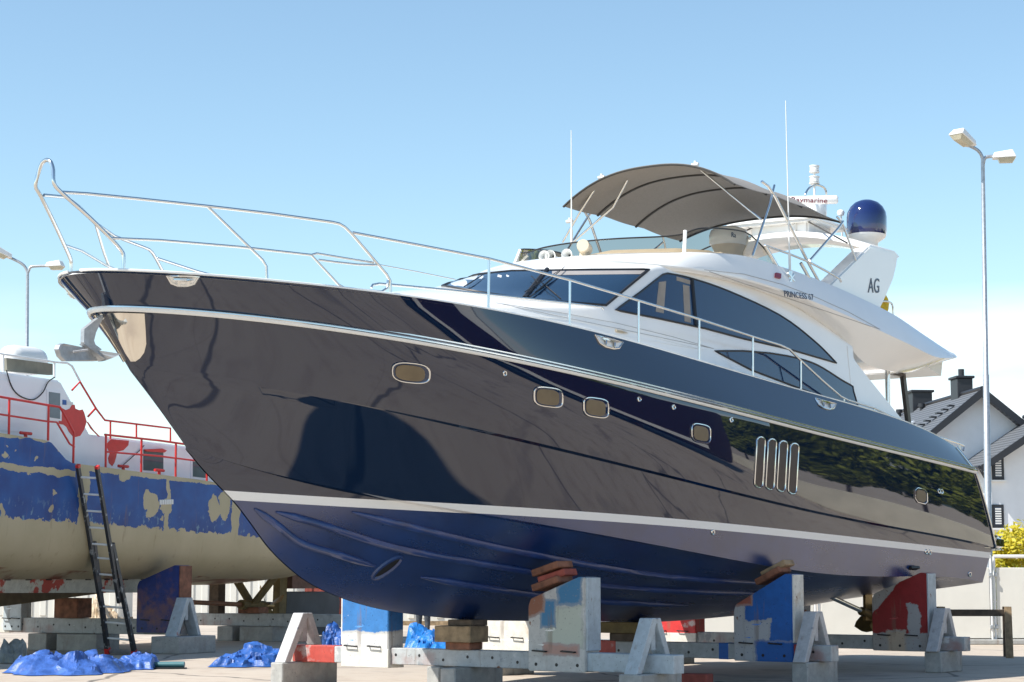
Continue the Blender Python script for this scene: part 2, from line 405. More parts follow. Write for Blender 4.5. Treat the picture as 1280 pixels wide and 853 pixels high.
uR = curve_u([(200, 387), (300, 398), (400, 409), (500, 424), (600, 442), (700, 462), (800, 486), (900, 511), (1000, 536), (1100, 561), (1150, 573), (1205, 587)], tR, .62, -.28, 4)
uN = curve_u([(250, 466), (360, 487), (480, 513), (560, 533), (640, 550), (740, 573), (860, 597), (1106, 658), (1229, 681)], tN, 1.15, -.92, 4)
uC = curve_u([(330, 588), (420, 617), (640, 641), (780, 679), (870, 693), (952, 707), (999, 712), (1092, 720), (1151, 722), (1218, 726)], tC, 2.05, -1.72, 5)

NV = 150
EXP = 2.0
def hull_cols():
    rows = []
    for i in range(NV+1):
        v = (i/NV)**EXP
        sS, sR, sN, sC, sK = .22+18.73*v, .62+(19.05-.62)*v, 1.15+(20.0-1.15)*v, 2.05+(19.75-2.05)*v, 2.05+(19.5-2.05)*v
        S = (sS, tS(sS)+nose(sS, .22), uS(sS)); Rr = (sR, tR(sR)+nose(sR, .62), uR(sR))
        Nn = (sN, tN(sN)+nose(sN, 1.15), uN(sN)); C = (sC, tC(sC)+.6*nose(sC, 2.05), uC(sC))
        K = (sK, .012*(1-exp(-max(0, sK-2.05)/.05)), uK(sK))
        col_ = []
        def seg(a, b, n, bulge=0, bu=0):
            for k in range(n):
                w = k/n; p = [lerp(a[j], b[j], w) for j in range(3)]
                q = sin(pi*w); p[1] = max(0, p[1]+bulge*q); p[2] += bu*q
                col_.append(tuple(p))
        fl = min(1, sR/1.5)
        seg(S, Rr, 5, .006*fl)
        seg(Rr, Nn, 10, .06*sstep(1.5, 5, sR)-.04*sstep(6, 13, sR)-.03*exp(-((sR-1.6)/1.2)**2))
        rmp = sstep(2.4, 6, sN)
        N2 = (Nn[0], Nn[1]-.06*rmp, Nn[2]-.025*rmp)
        col_.append(Nn)
        rc = sstep(2.3, 4.5, sC)*(1-.35*sstep(6, 12, sC))
        C2 = (C[0], C[1]-.11*rc, C[2]-.012*rc)
        seg(N2, C, 9, .0*sstep(5, 9, sN)-.03*exp(-((sN-3.5)/2.5)**2))
        col_.append(C)
        seg(C2, K, 10, .05*sstep(3, 7, sC), -.02)
        col_.append(K)
        rows.append(col_)
    return rows
hc = hull_cols()
hm = MB()
P = [[Lc(*p) for p in c] for c in hc]
hm.grid(P)
hm2 = hm.mirror(); 
side_bvh = None
hm.merge(hm2)
last = P[-1]
hm.add(last+[Vector((p.x, -p.y, p.z)) for p in last[::-1][1:]], [tuple(range(2*len(last)-1))])
HB = hm.bvh()
hull = hm.build('hull', MT['hull'], yacht, smooth=24)
m = MB(); cl_ = P[-1][:17]; m.tube([p+Vector((-.005, .01, 0)) for p in cl_], .022, 8); q = m.mirror(); m.build('stern_trim', MT['steel'], yacht, smooth=50); q.build('stern_trim', MT['steel'], yacht, smooth=50)
# deck
dk = MB(); rows = []
for i in range(0, NV+1, 3):
    s, t, u = hc[i][0]
    rows.append([Lc(s, t*k, u-.035+.05*(1-k*k)*min(1, s)) for k in (1, .8, .5, 0, -.5, -.8, -1)])
dk.grid(rows); dk.build('deck', MT['white'], yacht, smooth=40)
# toe rail along the sheer
tr = MB(); pth = [Lc(c[0][0], c[0][1]-.012, c[0][2]+.006) for c in hc[4::2]]
tr.tube(pth, .016, 6); tr.merge(tr.mirror()); tr.build('toe_rail', MT['white'], yacht, smooth=50)
# rub rail
sR_ = [.62+(19.05-.62)*((i/90)**EXP) for i in range(91)]
def rub(off, du): return [Lc(s, tR(s)+nose(s, .62)+off, uR(s)+du) for s in sR_]
a = MB(); pth = rub(.012, .0); full = pth[::-1]+[Vector((p.x, -p.y, p.z)) for p in pth[1:]]
a.tube(full, .04, 8, flat=(1.0, .7)); a.build('rub_rail', MT['white_plastic'], yacht, smooth=50)
a = MB(); pth = rub(.04, .012); full = pth[::-1]+[Vector((p.x, -p.y, p.z)) for p in pth[1:]]
a.tube(full, .016, 6); a.build('rub_strip', MT['steel'], yacht, smooth=50)
a = MB(); pth = rub(.012, .062); full = pth[::-1]+[Vector((p.x, -p.y, p.z)) for p in pth[1:]]
a.tube(full, .014, 6); a.build('rub_strip', MT['steel'], yacht, smooth=50)

CL = YI @ CAM
def ylray(x, y): return (YI.to_3x3() @ ray(x, y)).normalized()
def yhit(x, y, bvh, off=0.0):
    d = ylray(x, y); h = bvh.ray_cast(CL, d)
    if h[0] is None:
        # nearest approach: walk along the ray and take the closest surface point
        best = None
        for k in range(60):
            p = CL+d*(18+k*.5); q = bvh.find_nearest(p)
            if q[0] is not None and (best is None or q[3] < best[3]): best = q
        h = best
    n = h[1] if h[1].dot(d) < 0 else -h[1]
    return h[0]+n*off, n
def dens(poly, step):
    out = []
    for i, p in enumerate(poly):
        q = poly[(i+1) % len(poly)]; p = Vector(p); q = Vector(q); n = max(1, int((q-p).length/step))
        out += [p+(q-p)*(k/n) for k in range(n)]
    return out
def inside(p, poly):
    c = False; n = len(poly)
    for i in range(n):
        a, b = poly[i], poly[i-1]
        if (a[1] > p[1]) != (b[1] > p[1]) and p[0] < (b[0]-a[0])*(p[1]-a[1])/(b[1]-a[1])+a[0]: c = not c
    return c
def patch(poly, bvh, off=.008, thick=.014, step=9, both=False):
    """a thin panel that lies on the surface; its outline is given as seen in the photograph"""
    bd = dens(poly, step); n = len(bd); pts = [Vector((p[0], p[1])) for p in bd]
    xs = [p.x for p in pts]; ys = [p.y for p in pts]
    x = min(xs)+step*.5
    while x < max(xs):
        y = min(ys)+step*.5
        while y < max(ys):
            if inside((x, y), pts) and min((Vector((x, y))-p).length for p in pts[:n]) > step*.45: pts.append(Vector((x, y)))
            y += step
        x += step
    vs, es, fs, _, _, _ = delaunay_2d_cdt(pts, [(i, (i+1) % n) for i in range(n)], [], 1, 1e-5)
    m = MB(); top = []; bot = []
    for v in vs:
        h, nn = yhit(v.x, v.y, bvh)
        top.append(h+nn*off); bot.append(h+nn*(off-thick))
    k = len(vs); faces = [tuple(f) for f in fs]
    cnt = {}
    for f in faces:
        for i in range(3):
            e = (f[i], f[(i+1) % 3]); cnt[e] = cnt.get(e, 0)+1
    side = [(b, a, a+k, b+k) for (a, b) in cnt if (b, a) not in cnt]
    m.add(top+bot, faces+[tuple(i+k for i in f[::-1]) for f in faces]+side)
    return m
def rim(poly, bvh, r, off=.006, step=7, closed=True, smoothn=0, seg=6):
    pp = dens(poly, step) if not smoothn else catmull([(x, y, 0) for x, y in poly], smoothn, closed)
    m = MB(); m.tube([yhit(p[0], p[1], bvh, off)[0] for p in pp], r, seg, closed); return m
def both(m): 
    m.merge(m.mirror()); return m
def part(m, name, mt, smooth=40, parent=None):
    return m.build(name, MT[mt] if isinstance(mt, str) else mt, parent or yacht, smooth)
def two(m, name, mt, smooth=40):
    q = m.mirror(); part(m, name, mt, smooth); return part(q, name, mt, smooth)
def stadium(cx, cy, w, h, sl=0, n=7):
    r = min(w, h)/2; o = []
    if w >= h:
        c = [(w/2-r, 0, -90), (-(w/2-r), 0, 90)]
    else: c = [(0, -(h/2-r), 180), (0, h/2-r, 0)]
    for x, y, a0 in c:
        for k in range(n+1):
            a = R(a0+180*k/n); px, py = x+r*cos(a), y+r*sin(a); o.append((cx+px, cy+py+sl*px))
    return o
# portholes and vents
def rrect(cx, cy, w, h, sl, n=26, e=3.6):
    o = []
    for k in range(n):
        a = 2*pi*k/n; c, s = cos(a), sin(a); x = w/2*abs(c)**(2/e)*(1 if c > 0 else -1); y = h/2*abs(s)**(2/e)*(1 if s > 0 else -1); o.append((cx+x, cy+y+sl*x))
    return o
for (cx, cy, w, h, sl) in ((513.5, 466, 47, 24, .10), (685, 496.5, 35.5, 23.5, .12), (744.7, 509.7, 31, 23.5, .14), (876, 542, 23.5, 22.5, .2), (1151, 620, 15, 18, .25)):
    for sgn in (0, 1):
        po = rrect(cx, cy, w, h, sl, e=3.6 if w < 40 else 2.9)
        if w < 17: po = [(cx+x*w/2, cy+y*h/2+sl*x*w/2) for x, y in ((-.6, -1), (.6, -1), (1, -.6), (1, .6), (.6, 1), (-.6, 1), (-1, .6), (-1, -.6))]
        g = patch(po, HB, .008, .02, 5); fr = rim(po, HB, .011, .010)
        il = [(cx+(x-cx)*.78+w*-.03, cy+(y-cy)*.80) for x, y in po]; bl = patch(il, HB, .018, .012, 5)
        if sgn: g, fr, bl = g.mirror(), fr.mirror(), bl.mirror()
        o = part(g, 'porthole', 'glass'); part(fr, 'porthole_rim', 'steel', 50, o)
        part(bl, 'blind', mat('beige_blind', (.16, .12, .07), .5, var=.1), 50, o)
for (cx, cy) in ((949.5, 578), (963.5, 580.5), (977.5, 583), (991.5, 586)):
    for sgn in (0, 1):
        po = [(x+(cy-y)*.06, y) for x, y in stadium(cx, cy, 10.5, 63, .2)]
        g = patch(po, HB, .003, .02, 6); fr = rim(po, HB, .0125, .006)
        if sgn: g, fr = g.mirror(), fr.mirror()
        o = part(g, 'air_vent', mat('vent_mesh', (.05, .035, .03), .5, var=.2)); part(fr, 'vent_rim', 'steel', 50, o)
for (cx, cy) in ((631, 467), (799, 499), (914, 525), (842, 509), (1174, 614), (1177, 614.5), (891, 665.5), (1158, 690), (1162, 690.5), (1212, 718)):
    po = stadium(cx, cy, 3.2, 5 if cx != 1212 else 5, 0, 5); two(rim(po, HB, .012, .004), 'drain_fitting', 'steel')
# bow plate, fairleads
bp = [(135, 391), (150, 390), (180.6, 391), (182, 412), (182.7, 429), (180, 440), (175, 447), (169.6, 451), (164, 451), (157.5, 441), (151.5, 429), (142.5, 409)]
two(patch(bp, HB, .022, .03, 4), 'stem_plate', 'chrome', 60)
for (x0, y0, w, h) in ((228.5, 345, 40, 12), (761, 424, 34, 11), (1032, 502, 26, 9)):
    sl = .03 if x0 < 300 else .27
    po = [(x0-w/2, y0-sl*w/2), (x0-w*.36, y0+h*.75-sl*w*.36), (x0-w*.15, y0+h-sl*w*.15), (x0+w*.15, y0+h+sl*w*.15), (x0+w*.36, y0+h*.75+sl*w*.36), (x0+w/2, y0+sl*w/2)]
    pl = patch(po, HB, .005, .012, 5); rm = rim(po, HB, .014, .008)
    ho = rim([(x0-w*.3, y0+h*.25-sl*w*.3), (x0+w*.3, y0+h*.25+sl*w*.3)], HB, .02, .03, closed=False)
    for k in (-.16, .16): ho.merge(rim([(x0+w*k, y0+h*.25+sl*w*k), (x0+w*k, y0+h*.8+sl*w*k)], HB, .022, .02, closed=False))
    for sgn in (0, 1):
        A_, B_, C_ = (pl, rm, ho) if sgn else (pl.mirror(), rm.mirror(), ho.mirror())
        o = part(A_, 'fairlead', 'white'); part(B_, 'fairlead_rim', 'steel', 50, o); part(C_, 'cleat', 'steel', 50, o)
# strakes on the bottom
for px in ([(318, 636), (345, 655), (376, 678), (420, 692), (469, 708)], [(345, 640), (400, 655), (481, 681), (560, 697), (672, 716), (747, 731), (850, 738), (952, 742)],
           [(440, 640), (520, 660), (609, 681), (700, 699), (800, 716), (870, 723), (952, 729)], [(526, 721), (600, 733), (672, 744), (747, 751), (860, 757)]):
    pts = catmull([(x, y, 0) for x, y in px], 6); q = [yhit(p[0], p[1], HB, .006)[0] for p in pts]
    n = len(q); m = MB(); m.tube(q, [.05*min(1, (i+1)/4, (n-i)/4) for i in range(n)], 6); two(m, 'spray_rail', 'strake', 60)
# bow thruster
po = [(484+22*cos(a)*.81-5.5*sin(a)*.58, 709.5-22*cos(a)*.58-5.5*sin(a)*.81) for a in [k*pi/9 for k in range(18)]]
two(patch(po, HB, .006, .012, 6), 'thruster_tunnel', 'gasket')
two(rim(po, HB, .03, .0), 'thruster_rim', 'antifoul')
# swim platform
sp = MB(); rows = [(18.9, 2.47), (20.1, 2.49), (20.62, 2.45), (20.82, 2.22), (20.88, 0)]
top = [Lc(s, w, -2.03) for s, w in rows]+[Lc(s, -w, -2.03) for s, w in rows[::-1][1:]]
sp.prism(top, Vector((0, 0, -.25)))
bmesh.ops.bevel(sp.bm, geom=[e for e in sp.bm.edges], offset=.06, segments=3, affect='EDGES')
part(sp, 'swim_platform', mat('black_gelcoat', (.005, .006, .011), .04, var=0, coat=1), 40)
# shafts, propellers, struts, rudders
for sg in (1, -1):
    m = MB(); p0 = Lc(15.9, .95*sg, -3.08); p1 = Lc(18.35, .95*sg, -3.55); m.tube([p0, p1], .045, 10); part(m, 'propeller_shaft', 'steel')
    m = MB(); m.prism([Lc(17.85, .93*sg, -3.0), Lc(18.15, .93*sg, -3.0), Lc(18.1, .93*sg, -3.6), Lc(17.855, .93*sg, -3.6)], (0, .05, 0)); m.tube([Lc(17.75, .95*sg, -3.44), Lc(18.25, .95*sg, -3.53)], .08, 10); part(m, 'shaft_strut', 'brass')
    m = MB(); hub = p1; m.tube([p1+Vector((.12, 0, 0)), p1-Vector((.16, 0, 0))], [.09, .06], 12)
    for k in range(4):
        a0 = k*pi/2+.5
        rws = []
        for r_ in (.06, .16, .27, .36, .42):
            wd_ = .17*sin(pi*min(1, (r_+.06)/.5))**.6
            rws.append([hub+Vector((-.10*q, r_*cos(a0+q*wd_/max(r_, .12)), r_*sin(a0+q*wd_/max(r_, .12)))) for q in (-1, -.4, .4, 1)])
        m.grid(rws)
    part(m, 'propeller', 'brass', 60)
    m = MB(); m.prism([Lc(18.8, .93*sg, -2.95), Lc(19.35, .93*sg, -2.9), Lc(19.3, .93*sg, -3.75), Lc(18.95, .93*sg, -3.75)], (0, .06, 0)); part(m, 'rudder', 'antifoul')

# ------------------------------------------------------------------ superstructure
RG = [((4.5, 1.05, .12), .45, .03, (4.5, 1.12, .0)), ((6.35, 1.5, .42), .47, .16, (6.3, 1.75, -.05)), ((8.12, 1.70, .59), .5, .21, (8.1, 1.98, -.12)),
      ((8.42, 1.72, .69), .5, .22, (8.4, 2.0, -.12)), ((9.40, 1.69, 1.32), .36, .03, (9.5, 2.03, -.14)), ((9.62, 1.70, 1.42), .36, .05, (9.8, 2.04, -.14)),
      ((10.3, 1.74, 1.54), .3, .06, (10.4, 2.05, -.15)), ((11.5, 1.80, 1.54), .1, .06, (11.5, 2.07, -.18)), ((13, 1.86, 1.48), 0, .06, (13, 2.09, -.23)),
      ((14.3, 1.92, 1.25), 0, .06, (14.3, 2.1, -.3)), ((15.4, 1.98, .95), 0, .06, (15.4, 2.1, -.4))]
hs = MB(); rows = []
for sh, k, cr, bs in RG:
    r_ = []
    for w in (0, .35, .7, .93): r_.append(Lc(*[lerp(bs[j], sh[j], w) for j in range(3)]))
    s_c, u_c = sh[0]-k*sh[1]**2, sh[2]+cr
    for q in (1, .94, .8, .5, .2, 0):
        t = q*sh[1]; r_.append(Lc(s_c+k*t*t, t, u_c-cr*q*q))
    rows.append(r_+[Vector((p.x, -p.y, p.z)) for p in r_[::-1][1:]])
hs.grid(rows)
hs.add(rows[-1], [tuple(range(len(rows[-1])))])
hs = subsurf(hs, 2); SB = hs.bvh(); part(hs, 'deckhouse', 'white', 50)
# side wings that sweep down aft of the deckhouse
m = MB()
poly = [(15.2, .9), (15.45, .66), (15.9, .42), (16.5, .12), (17.05, -.16), (17.35, -.42), (15.2, -.42)]
def wt(u): return lerp(2.105, 1.985, (u+.4)/1.35)
A_ = [Lc(s, wt(u), u) for s, u in poly]; m.prism(A_, Vector((0, -.12, 0)))
two(m, 'side_wing', 'white', 30)

# flybridge: sections along the coaming, port aft -> front centre
FQ = [((19.2, 2.05, 1.25), (19.34, 2.12, 1.17), (19.1, 1.95, 1.08)), ((18.1, 2.05, 1.43), (18.1, 2.28, 1.02), (18.2, 1.75, .80)), ((16.9, 2.03, 1.64), (16.9, 2.28, 1.12), (17, 1.8, .70)),
      ((15.6, 2.0, 1.77), (15.5, 2.25, 1.25), (15.9, 1.9, .74)), ((14.4, 1.96, 1.86), (14.2, 2.18, 1.38), (14.9, 1.99, 1.06)), ((13.2, 1.9, 1.915), (13, 2.1, 1.47), (13.5, 2.0, 1.36)),
      ((12, 1.85, 1.92), (11.9, 2.0, 1.52), (12, 1.95, 1.46)), ((10.9, 1.77, 1.80), (10.7, 1.9, 1.5), (10.7, 1.86, 1.44)), ((10.2, 1.58, 1.71), (9.95, 1.75, 1.47), (9.95, 1.7, 1.40)),
      ((9.7, 1.2, 1.66), (9.3, 1.3, 1.48), (9.35, 1.25, 1.38)), ((9.45, .7, 1.64), (8.98, .75, 1.49), (9.05, .7, 1.40)), ((9.38, 0, 1.64), (8.85, 0, 1.5), (8.9, 0, 1.42))]
FQm = FQ+[tuple((p[0], -p[1], p[2]) for p in q) for q in FQ[::-1][1:]]
top_, cre, low = [catmull([q[i] for q in FQm], 6) for i in range(3)]
fb = MB(); rows = []
for a, b, c in zip(top_, cre, low):
    sg = 1 if a.y >= 0 else -1
    inn = Vector((.1, -.12*sg*min(1, abs(a.y)/.8), 0)) if a.x < 10.6 else Vector((0, -.13*sg, 0))
    it = a+inn; fl = it+inn*.4+Vector((0, 0, -.42))
    up = a+Vector((0, 0, .02)); nrm = (b-a)
    mid1 = a.lerp(b, .12)+Vector((0, 0, .012)); mid2 = a.lerp(b, .5)+Vector((0, 0, .03)); mid3 = a.lerp(b, .88)+Vector((0, 0, .02))
    l1 = b.lerp(c, .25)+(b-a)*.03
    l2 = b.lerp(c, .6)+(b-a)*.01
    rows.append([Lc(*p) for p in (fl, it, it.lerp(up, .5)+Vector((0, 0, .012)), a, mid1, mid2, mid3, b, l1, l2, c)])
fb.grid(rows)
h = len(rows)//2
fb.grid([[r[-1], rows[len(rows)-1-i][-1]] for i, r in enumerate(rows[:h+1])])
fb.grid([[r[0], rows[len(rows)-1-i][0]] for i, r in enumerate(rows[:h+1])])
fb.grid([rows[0], rows[-1]])
FB = fb.bvh(); part(fb, 'flybridge', 'white', 32)
# flybridge smoked wind deflector
hp = interp([0, 8.9, 10.2, 10.9, 12.3, 12.75, 13.2], [.42, .42, .40, .42, .44, .29, .015])
bot = []; tp = []
idx = [i for i, p in enumerate(top_) if p.x < 13.25]
for i in idx:
    p = top_[i]; hgt = hp(p.x); sg = 1 if p.y > 0 else -1
    front = sstep(11.2, 9.6, p.x)
    b = p+Vector((.52*front, -.05*sg*min(1, abs(p.y)), -.02)); bot.append(Lc(*b))
    tp.append(Lc(*(b+Vector((.30*front*hgt/.42, -.07*sg*min(1, abs(p.y)), hgt)))))
m = MB(); m.grid([[b, b.lerp(t, .5), t] for b, t in zip(bot, tp)]); part(m, 'wind_deflector', 'smoked', 60)
m = MB(); m.tube(tp, .012, 6); part(m, 'deflector_trim', 'black', 50)
m = MB(); m.tube(bot, .022, 6); part(m, 'deflector_trim', 'black', 50)
for k in range(len(idx)):
    pass
def near_idx(px):   # clip where the photo shows one
    return min(range(len(bot)), key=lambda k: abs(proj(YM @ bot[k])[0]-px)+(0 if bot[k].y > 0 else 999))
def proj(p):
    q = Vector(p)-CAM; c, s = cos(PITCH), sin(PITCH); f = c*q.y+s*q.z; u = -s*q.y+c*q.z
    return CX+FPX*q.x/f, CY-FPX*u/f
k = near_idx(855); m = MB(); d = (bot[k].cross(Vector((0, 0, 1)))).normalized()
m.tube([bot[k]+Vector((0, .03, -.03)), bot[k].lerp(tp[k], .3)+Vector((0, .03, 0)), tp[k]+Vector((0, .02, .04))], .03, 6, flat=(1, 1)); two(m, 'deflector_bracket', 'white_plastic', 50)
for a_, b_ in ((tp[0], bot[0]),):
    pass
# windows (outlines measured on the photograph, laid on the deckhouse surface)
ws_px = [(553, 358), (575, 349), (600, 343.5), (640, 339.5), (690, 339), (740, 338), (811, 337.5), (757, 382), (700, 378), (640, 372), (600, 366)]
ws = patch(ws_px, SB, .010, .02, 9)
# the part of the windscreen right of the centre line belongs to the port side: mirror it
part(ws, 'windscreen', 'wglass', 35)
wsm = patch([(672, 340), (740, 338), (811, 337.5), (757, 382), (700, 378), (655, 374)], SB, .009, .02, 9).mirror(); part(wsm, 'windscreen', 'wglass', 35)
part(rim(ws_px, SB, .02, .006), 'windscreen_gasket', 'gasket', 50)
m = rim([(684, 338), (672, 352), (655, 374)], SB, .035, .012, closed=False); part(m, 'windscreen_pillar', 'gasket', 50)
visor = patch([(690, 340), (806, 339), (800, 343.5), (690, 345)], SB, .012, .01, 9); part(visor, 'sun_blind', mat('grey_blind', (.30, .28, .27), .6, var=.05), 50)
# wipers
for px in (([(662, 375), (690, 352)], [(668, 370), (706, 338)], [(655, 371), (697, 345)]), ([(700, 377), (676, 356)], [(672, 358), (664, 350)]), ([(580, 362), (606, 346)], [(583, 362), (590, 358)])):
    m = MB()
    for j, q in enumerate(px): m.merge(rim(q, SB, .009-.002*min(j, 1), .04+.015*j, closed=False))
    part(m, 'windscreen_wiper', 'black', 50)
def sidewin(pxs, name, split=(), off=.008):
    for sgn in (0, 1):
        g = patch(pxs, SB, off, .02, 9); fr = rim(pxs, SB, .014, .008); fr2 = None
        if sgn: g, fr = g.mirror(), fr.mirror()
        o = part(g, name, 'glass', 35); part(fr, 'window_gasket', 'gasket', 50, o)
        for (a, b, r_) in split:
            sm = rim([a, b], SB, r_, .012, closed=False)
            part(sm.mirror() if sgn else sm, 'window_mullion', 'gasket', 50, o)
    return o
W1 = [(769, 388)]+[(p.x, p.y) for p in catmull([(834, 342, 0), (863, 348, 0), (910, 364, 0), (974, 394, 0), (1018, 427, 0), (1045, 454, 0)], 4)]+[(983, 436), (930, 424), (881, 411), (825, 399)]
W1 = [(769, 388), (800, 365.5), (828, 343.5)]+W1[1:]
sidewin(W1, 'side_window', [((864, 349), (869, 407), .03)])
W2 = [(893, 439), (928, 439)]+[(p.x, p.y) for p in catmull([(960, 441.5, 0), (992, 447, 0), (1021, 456.5, 0), (1051, 475, 0), (1071, 488, 0), (1099, 521, 0)], 4)][0:]+[(1050, 504), (1001, 486.5), (939, 463)]
sidewin(W2, 'lower_window', [((1000, 449), (1000, 486), .012)])
for q, mt in (([(823, 353), (832, 352), (829, 392), (819, 390)], 'cream'), ([(845, 346), (862, 351), (862, 356), (845, 351)], 'cream'), ([(853, 356), (861, 358), (863, 404), (855, 402)], 'white_plastic')):
    two(patch(q, SB, .011, .008, 6), 'curtain', mat('dim_curtain', (.30, .26, .22), .8, var=.1))
# small marks on the house side
two(rim([(769, 414), (783, 417)], SB, .02, .012, closed=False), 'step_plate', mat('gold_plate', (.45, .38, .28), .4, .5))
two(rim([(620, 379), (700, 391), (770, 404), (840, 421), (892, 436)], SB, .004, .002, closed=False), 'mould_seam', mat('grey_seam', (.35, .35, .35), .5, var=0))
two(rim([(560, 384), (640, 393), (712, 400), (800, 418), (880, 438)], SB, .003, .002, closed=False), 'mould_seam', 'white_plastic')
# flybridge marks: moulding line, navigation light, deck filler
two(patch([(968.5, 342), (975, 343.5), (974.5, 349), (968, 347.5)], FB, .03, .04, 4), 'navigation_light', 'red_lens')
two(rim([(880, 337.5), (930, 343), (978, 356), (1020, 372), (1060, 390), (1100, 412)], FB, .005, .003, closed=False), 'mould_seam', mat('grey_seam', (.35, .35, .35), .5, var=0))

# radar arch
arch_px = [(1030, 359), (1087, 308), (1123, 316), (1121, 333), (1116, 349), (1107, 370), (1095, 390)]
ar = [Y.on_t(x, y, lambda s: 1.9-.06*max(0, s-15)) for x, y in arch_px]
leg = [Lc(s, t, u) for s, t, u in ar]
leg[0] = leg[0]+Vector((.1, 0, -.12)); leg[-1] = leg[-1]+Vector((0, 0, -.12))
m = MB(); m.prism(leg, Vector((0, -.30, 0)))
bmesh.ops.bevel(m.bm, geom=m.bm.edges[:], offset=.03, segments=2, affect='EDGES'); AB = m.bvh()
two(m, 'arch_leg', 'white', 40)
sA, sB, uA = ar[1][0], ar[2][0], ar[1][2]
m = MB(); rows = []
for k in range(17):
    t = lerp(-1.75, 1.75, k/16); dz = .34*(1-(abs(t)/1.75)**2.2); sw = .25*(1-(t/1.75)**2)
    rows.append([Lc(sA+.05-sw, t, uA-.05+dz), Lc(sA+.15-sw, t, uA+.06+dz), Lc(sB-.2-sw, t, uA+.10+dz), Lc(sB-sw, t, uA+.03+dz), Lc(sB-.15-sw, t, uA-.06+dz), Lc(sA+.3-sw, t, uA-.10+dz)])
m.grid(rows, True); m.add(rows[0], [tuple(range(6))]); m.add(rows[-1], [tuple(range(6))]); part(m, 'arch_beam', 'white', 50)
uT = uA+.34
def at(x, y, t):
    s, tt, u = Y.on_t(x, y, t); return Lc(s, t, u)
# upper equipment shelf and pedestal
m = MB(); rows = []
for (x0, x1, ya, yb) in ((966, 972, 293, 296), (972, 990, 293, 300), (985, 1046, 288, 303), (985, 1052, 286, 296)): pass
s0 = sA+.35
m.prism([Lc(s0-.5, -.95, uT+.24), Lc(s0+.9, -.95, uT+.24), Lc(s0+1.0, .75, uT+.24), Lc(s0-.35, .75, uT+.24)], (0, 0, .10))
m.prism([Lc(s0-.2, -.6, uT), Lc(s0+.7, -.6, uT), Lc(s0+.7, .55, uT), Lc(s0-.2, .55, uT)], (0, 0, .3))
bmesh.ops.bevel(m.bm, geom=m.bm.edges[:], offset=.04, segments=2, affect='EDGES')
part(m, 'equipment_shelf', 'white', 50)
sh = uT+.34
m = MB(); m.lathe([(0, .26), (.12, .24), (.2, .16), (.22, .05), (.22, 0), (0, 0)], Lc(s0+.45, -.1, sh)); part(m, 'gps_dome', 'white', 50)
# satellite dome
dc = at(1083.5, 300, .95); 
m = MB(); Rr = .37
prof = [(0, .74), (.12, .725), (.22, .68), (.30, .60), (.35, .50), (.365, .40), (.365, .15), (.35, .08)]
m.lathe(prof, dc, 36); o = part(m, 'satellite_dome', 'navy', 60)
m = MB(); m.lathe([(.352, .08), (.33, .03), (.24, -.03), (.2, -.06), (.2, -.2), (0, -.2)], dc, 36); part(m, 'dome_base', 'white', 60, o)
# radar scanner bar and mast
mt_ = at(1020, 262, -.1)
m = MB(); m.lathe([(0, .22), (.17, .2), (.2, .1), (.2, -.1), (.16, -.2)], mt_+Vector((0, 0, .0)), 20); m.tube([mt_, Vector((mt_.x, mt_.y, sh+UK))], .09, 10); part(m, 'radar_pedestal', 'white', 60)
rc = at(1004, 250.5, .18); 
rax = Vector((-.45, .89, 0)).normalized()
m = MB(); m.box((0, 0, 0), (.11, 1.25, .15), Matrix.Translation(rc) @ Matrix.Rotation(atan2(rax.y, rax.x)-pi/2, 4, 'Z'), .03); RB = m.bvh(); part(m, 'radar_scanner', 'white', 50)
m = MB(); p = at(1018, 262, -.15); q = at(1018, 209, -.15)
m.tube([p, q], .02, 8); part(m, 'mast', 'white_plastic', 50)
m = MB()
for (y0, y1, r_) in ((222, 228, .085), (229, 230, .10), (221, 222, .10), (209, 214, .085), (207.5, 209, .095), (214.5, 216, .095)):
    a, b = at(1018, y0, -.15), at(1018, y1, -.15); m.tube([a, b], r_, 14)
part(m, 'mast_light', 'white_plastic', 50)
m = MB(); m.tube(catmull([at(1007, 250, -.1), at(1007, 243, -.1), at(1012, 235, -.1), (at(1020, 231.5, -.1)), at(1029, 234, -.1), at(1033, 241, -.1), at(1033, 256, -.1)], 5), .022, 8); part(m, 'mast_hoop', 'steel', 50)
m = MB(); a = at(1053, 300, .5); b = at(1051, 266, .5); m.tube([a, b], .016, 6); m.lathe([(0, .06), (.055, .04), (.07, 0), (.055, -.05), (0, -.07)], b, 12); part(m, 'gps_antenna', 'white_plastic', 50)
m = MB(); c0 = at(996, 284, .3)
for dx, dz in ((-.12, .12), (.12, .12)): m.tube([c0+Vector((dx, 0, -.2)), c0+Vector((dx*.4, 0, .16))], .03, 8)
m.tube([c0+Vector((-.2, 0, .17)), c0+Vector((.2, 0, .17))], .035, 8)
m.lathe([(.0, .08), (.10, .08), (.12, -.04), (0, -.06)], c0+Vector((-.14, .05, .04)), 14, Matrix.Rotation(pi/2, 4, 'Y')); part(m, 'searchlight', 'white_plastic', 50)
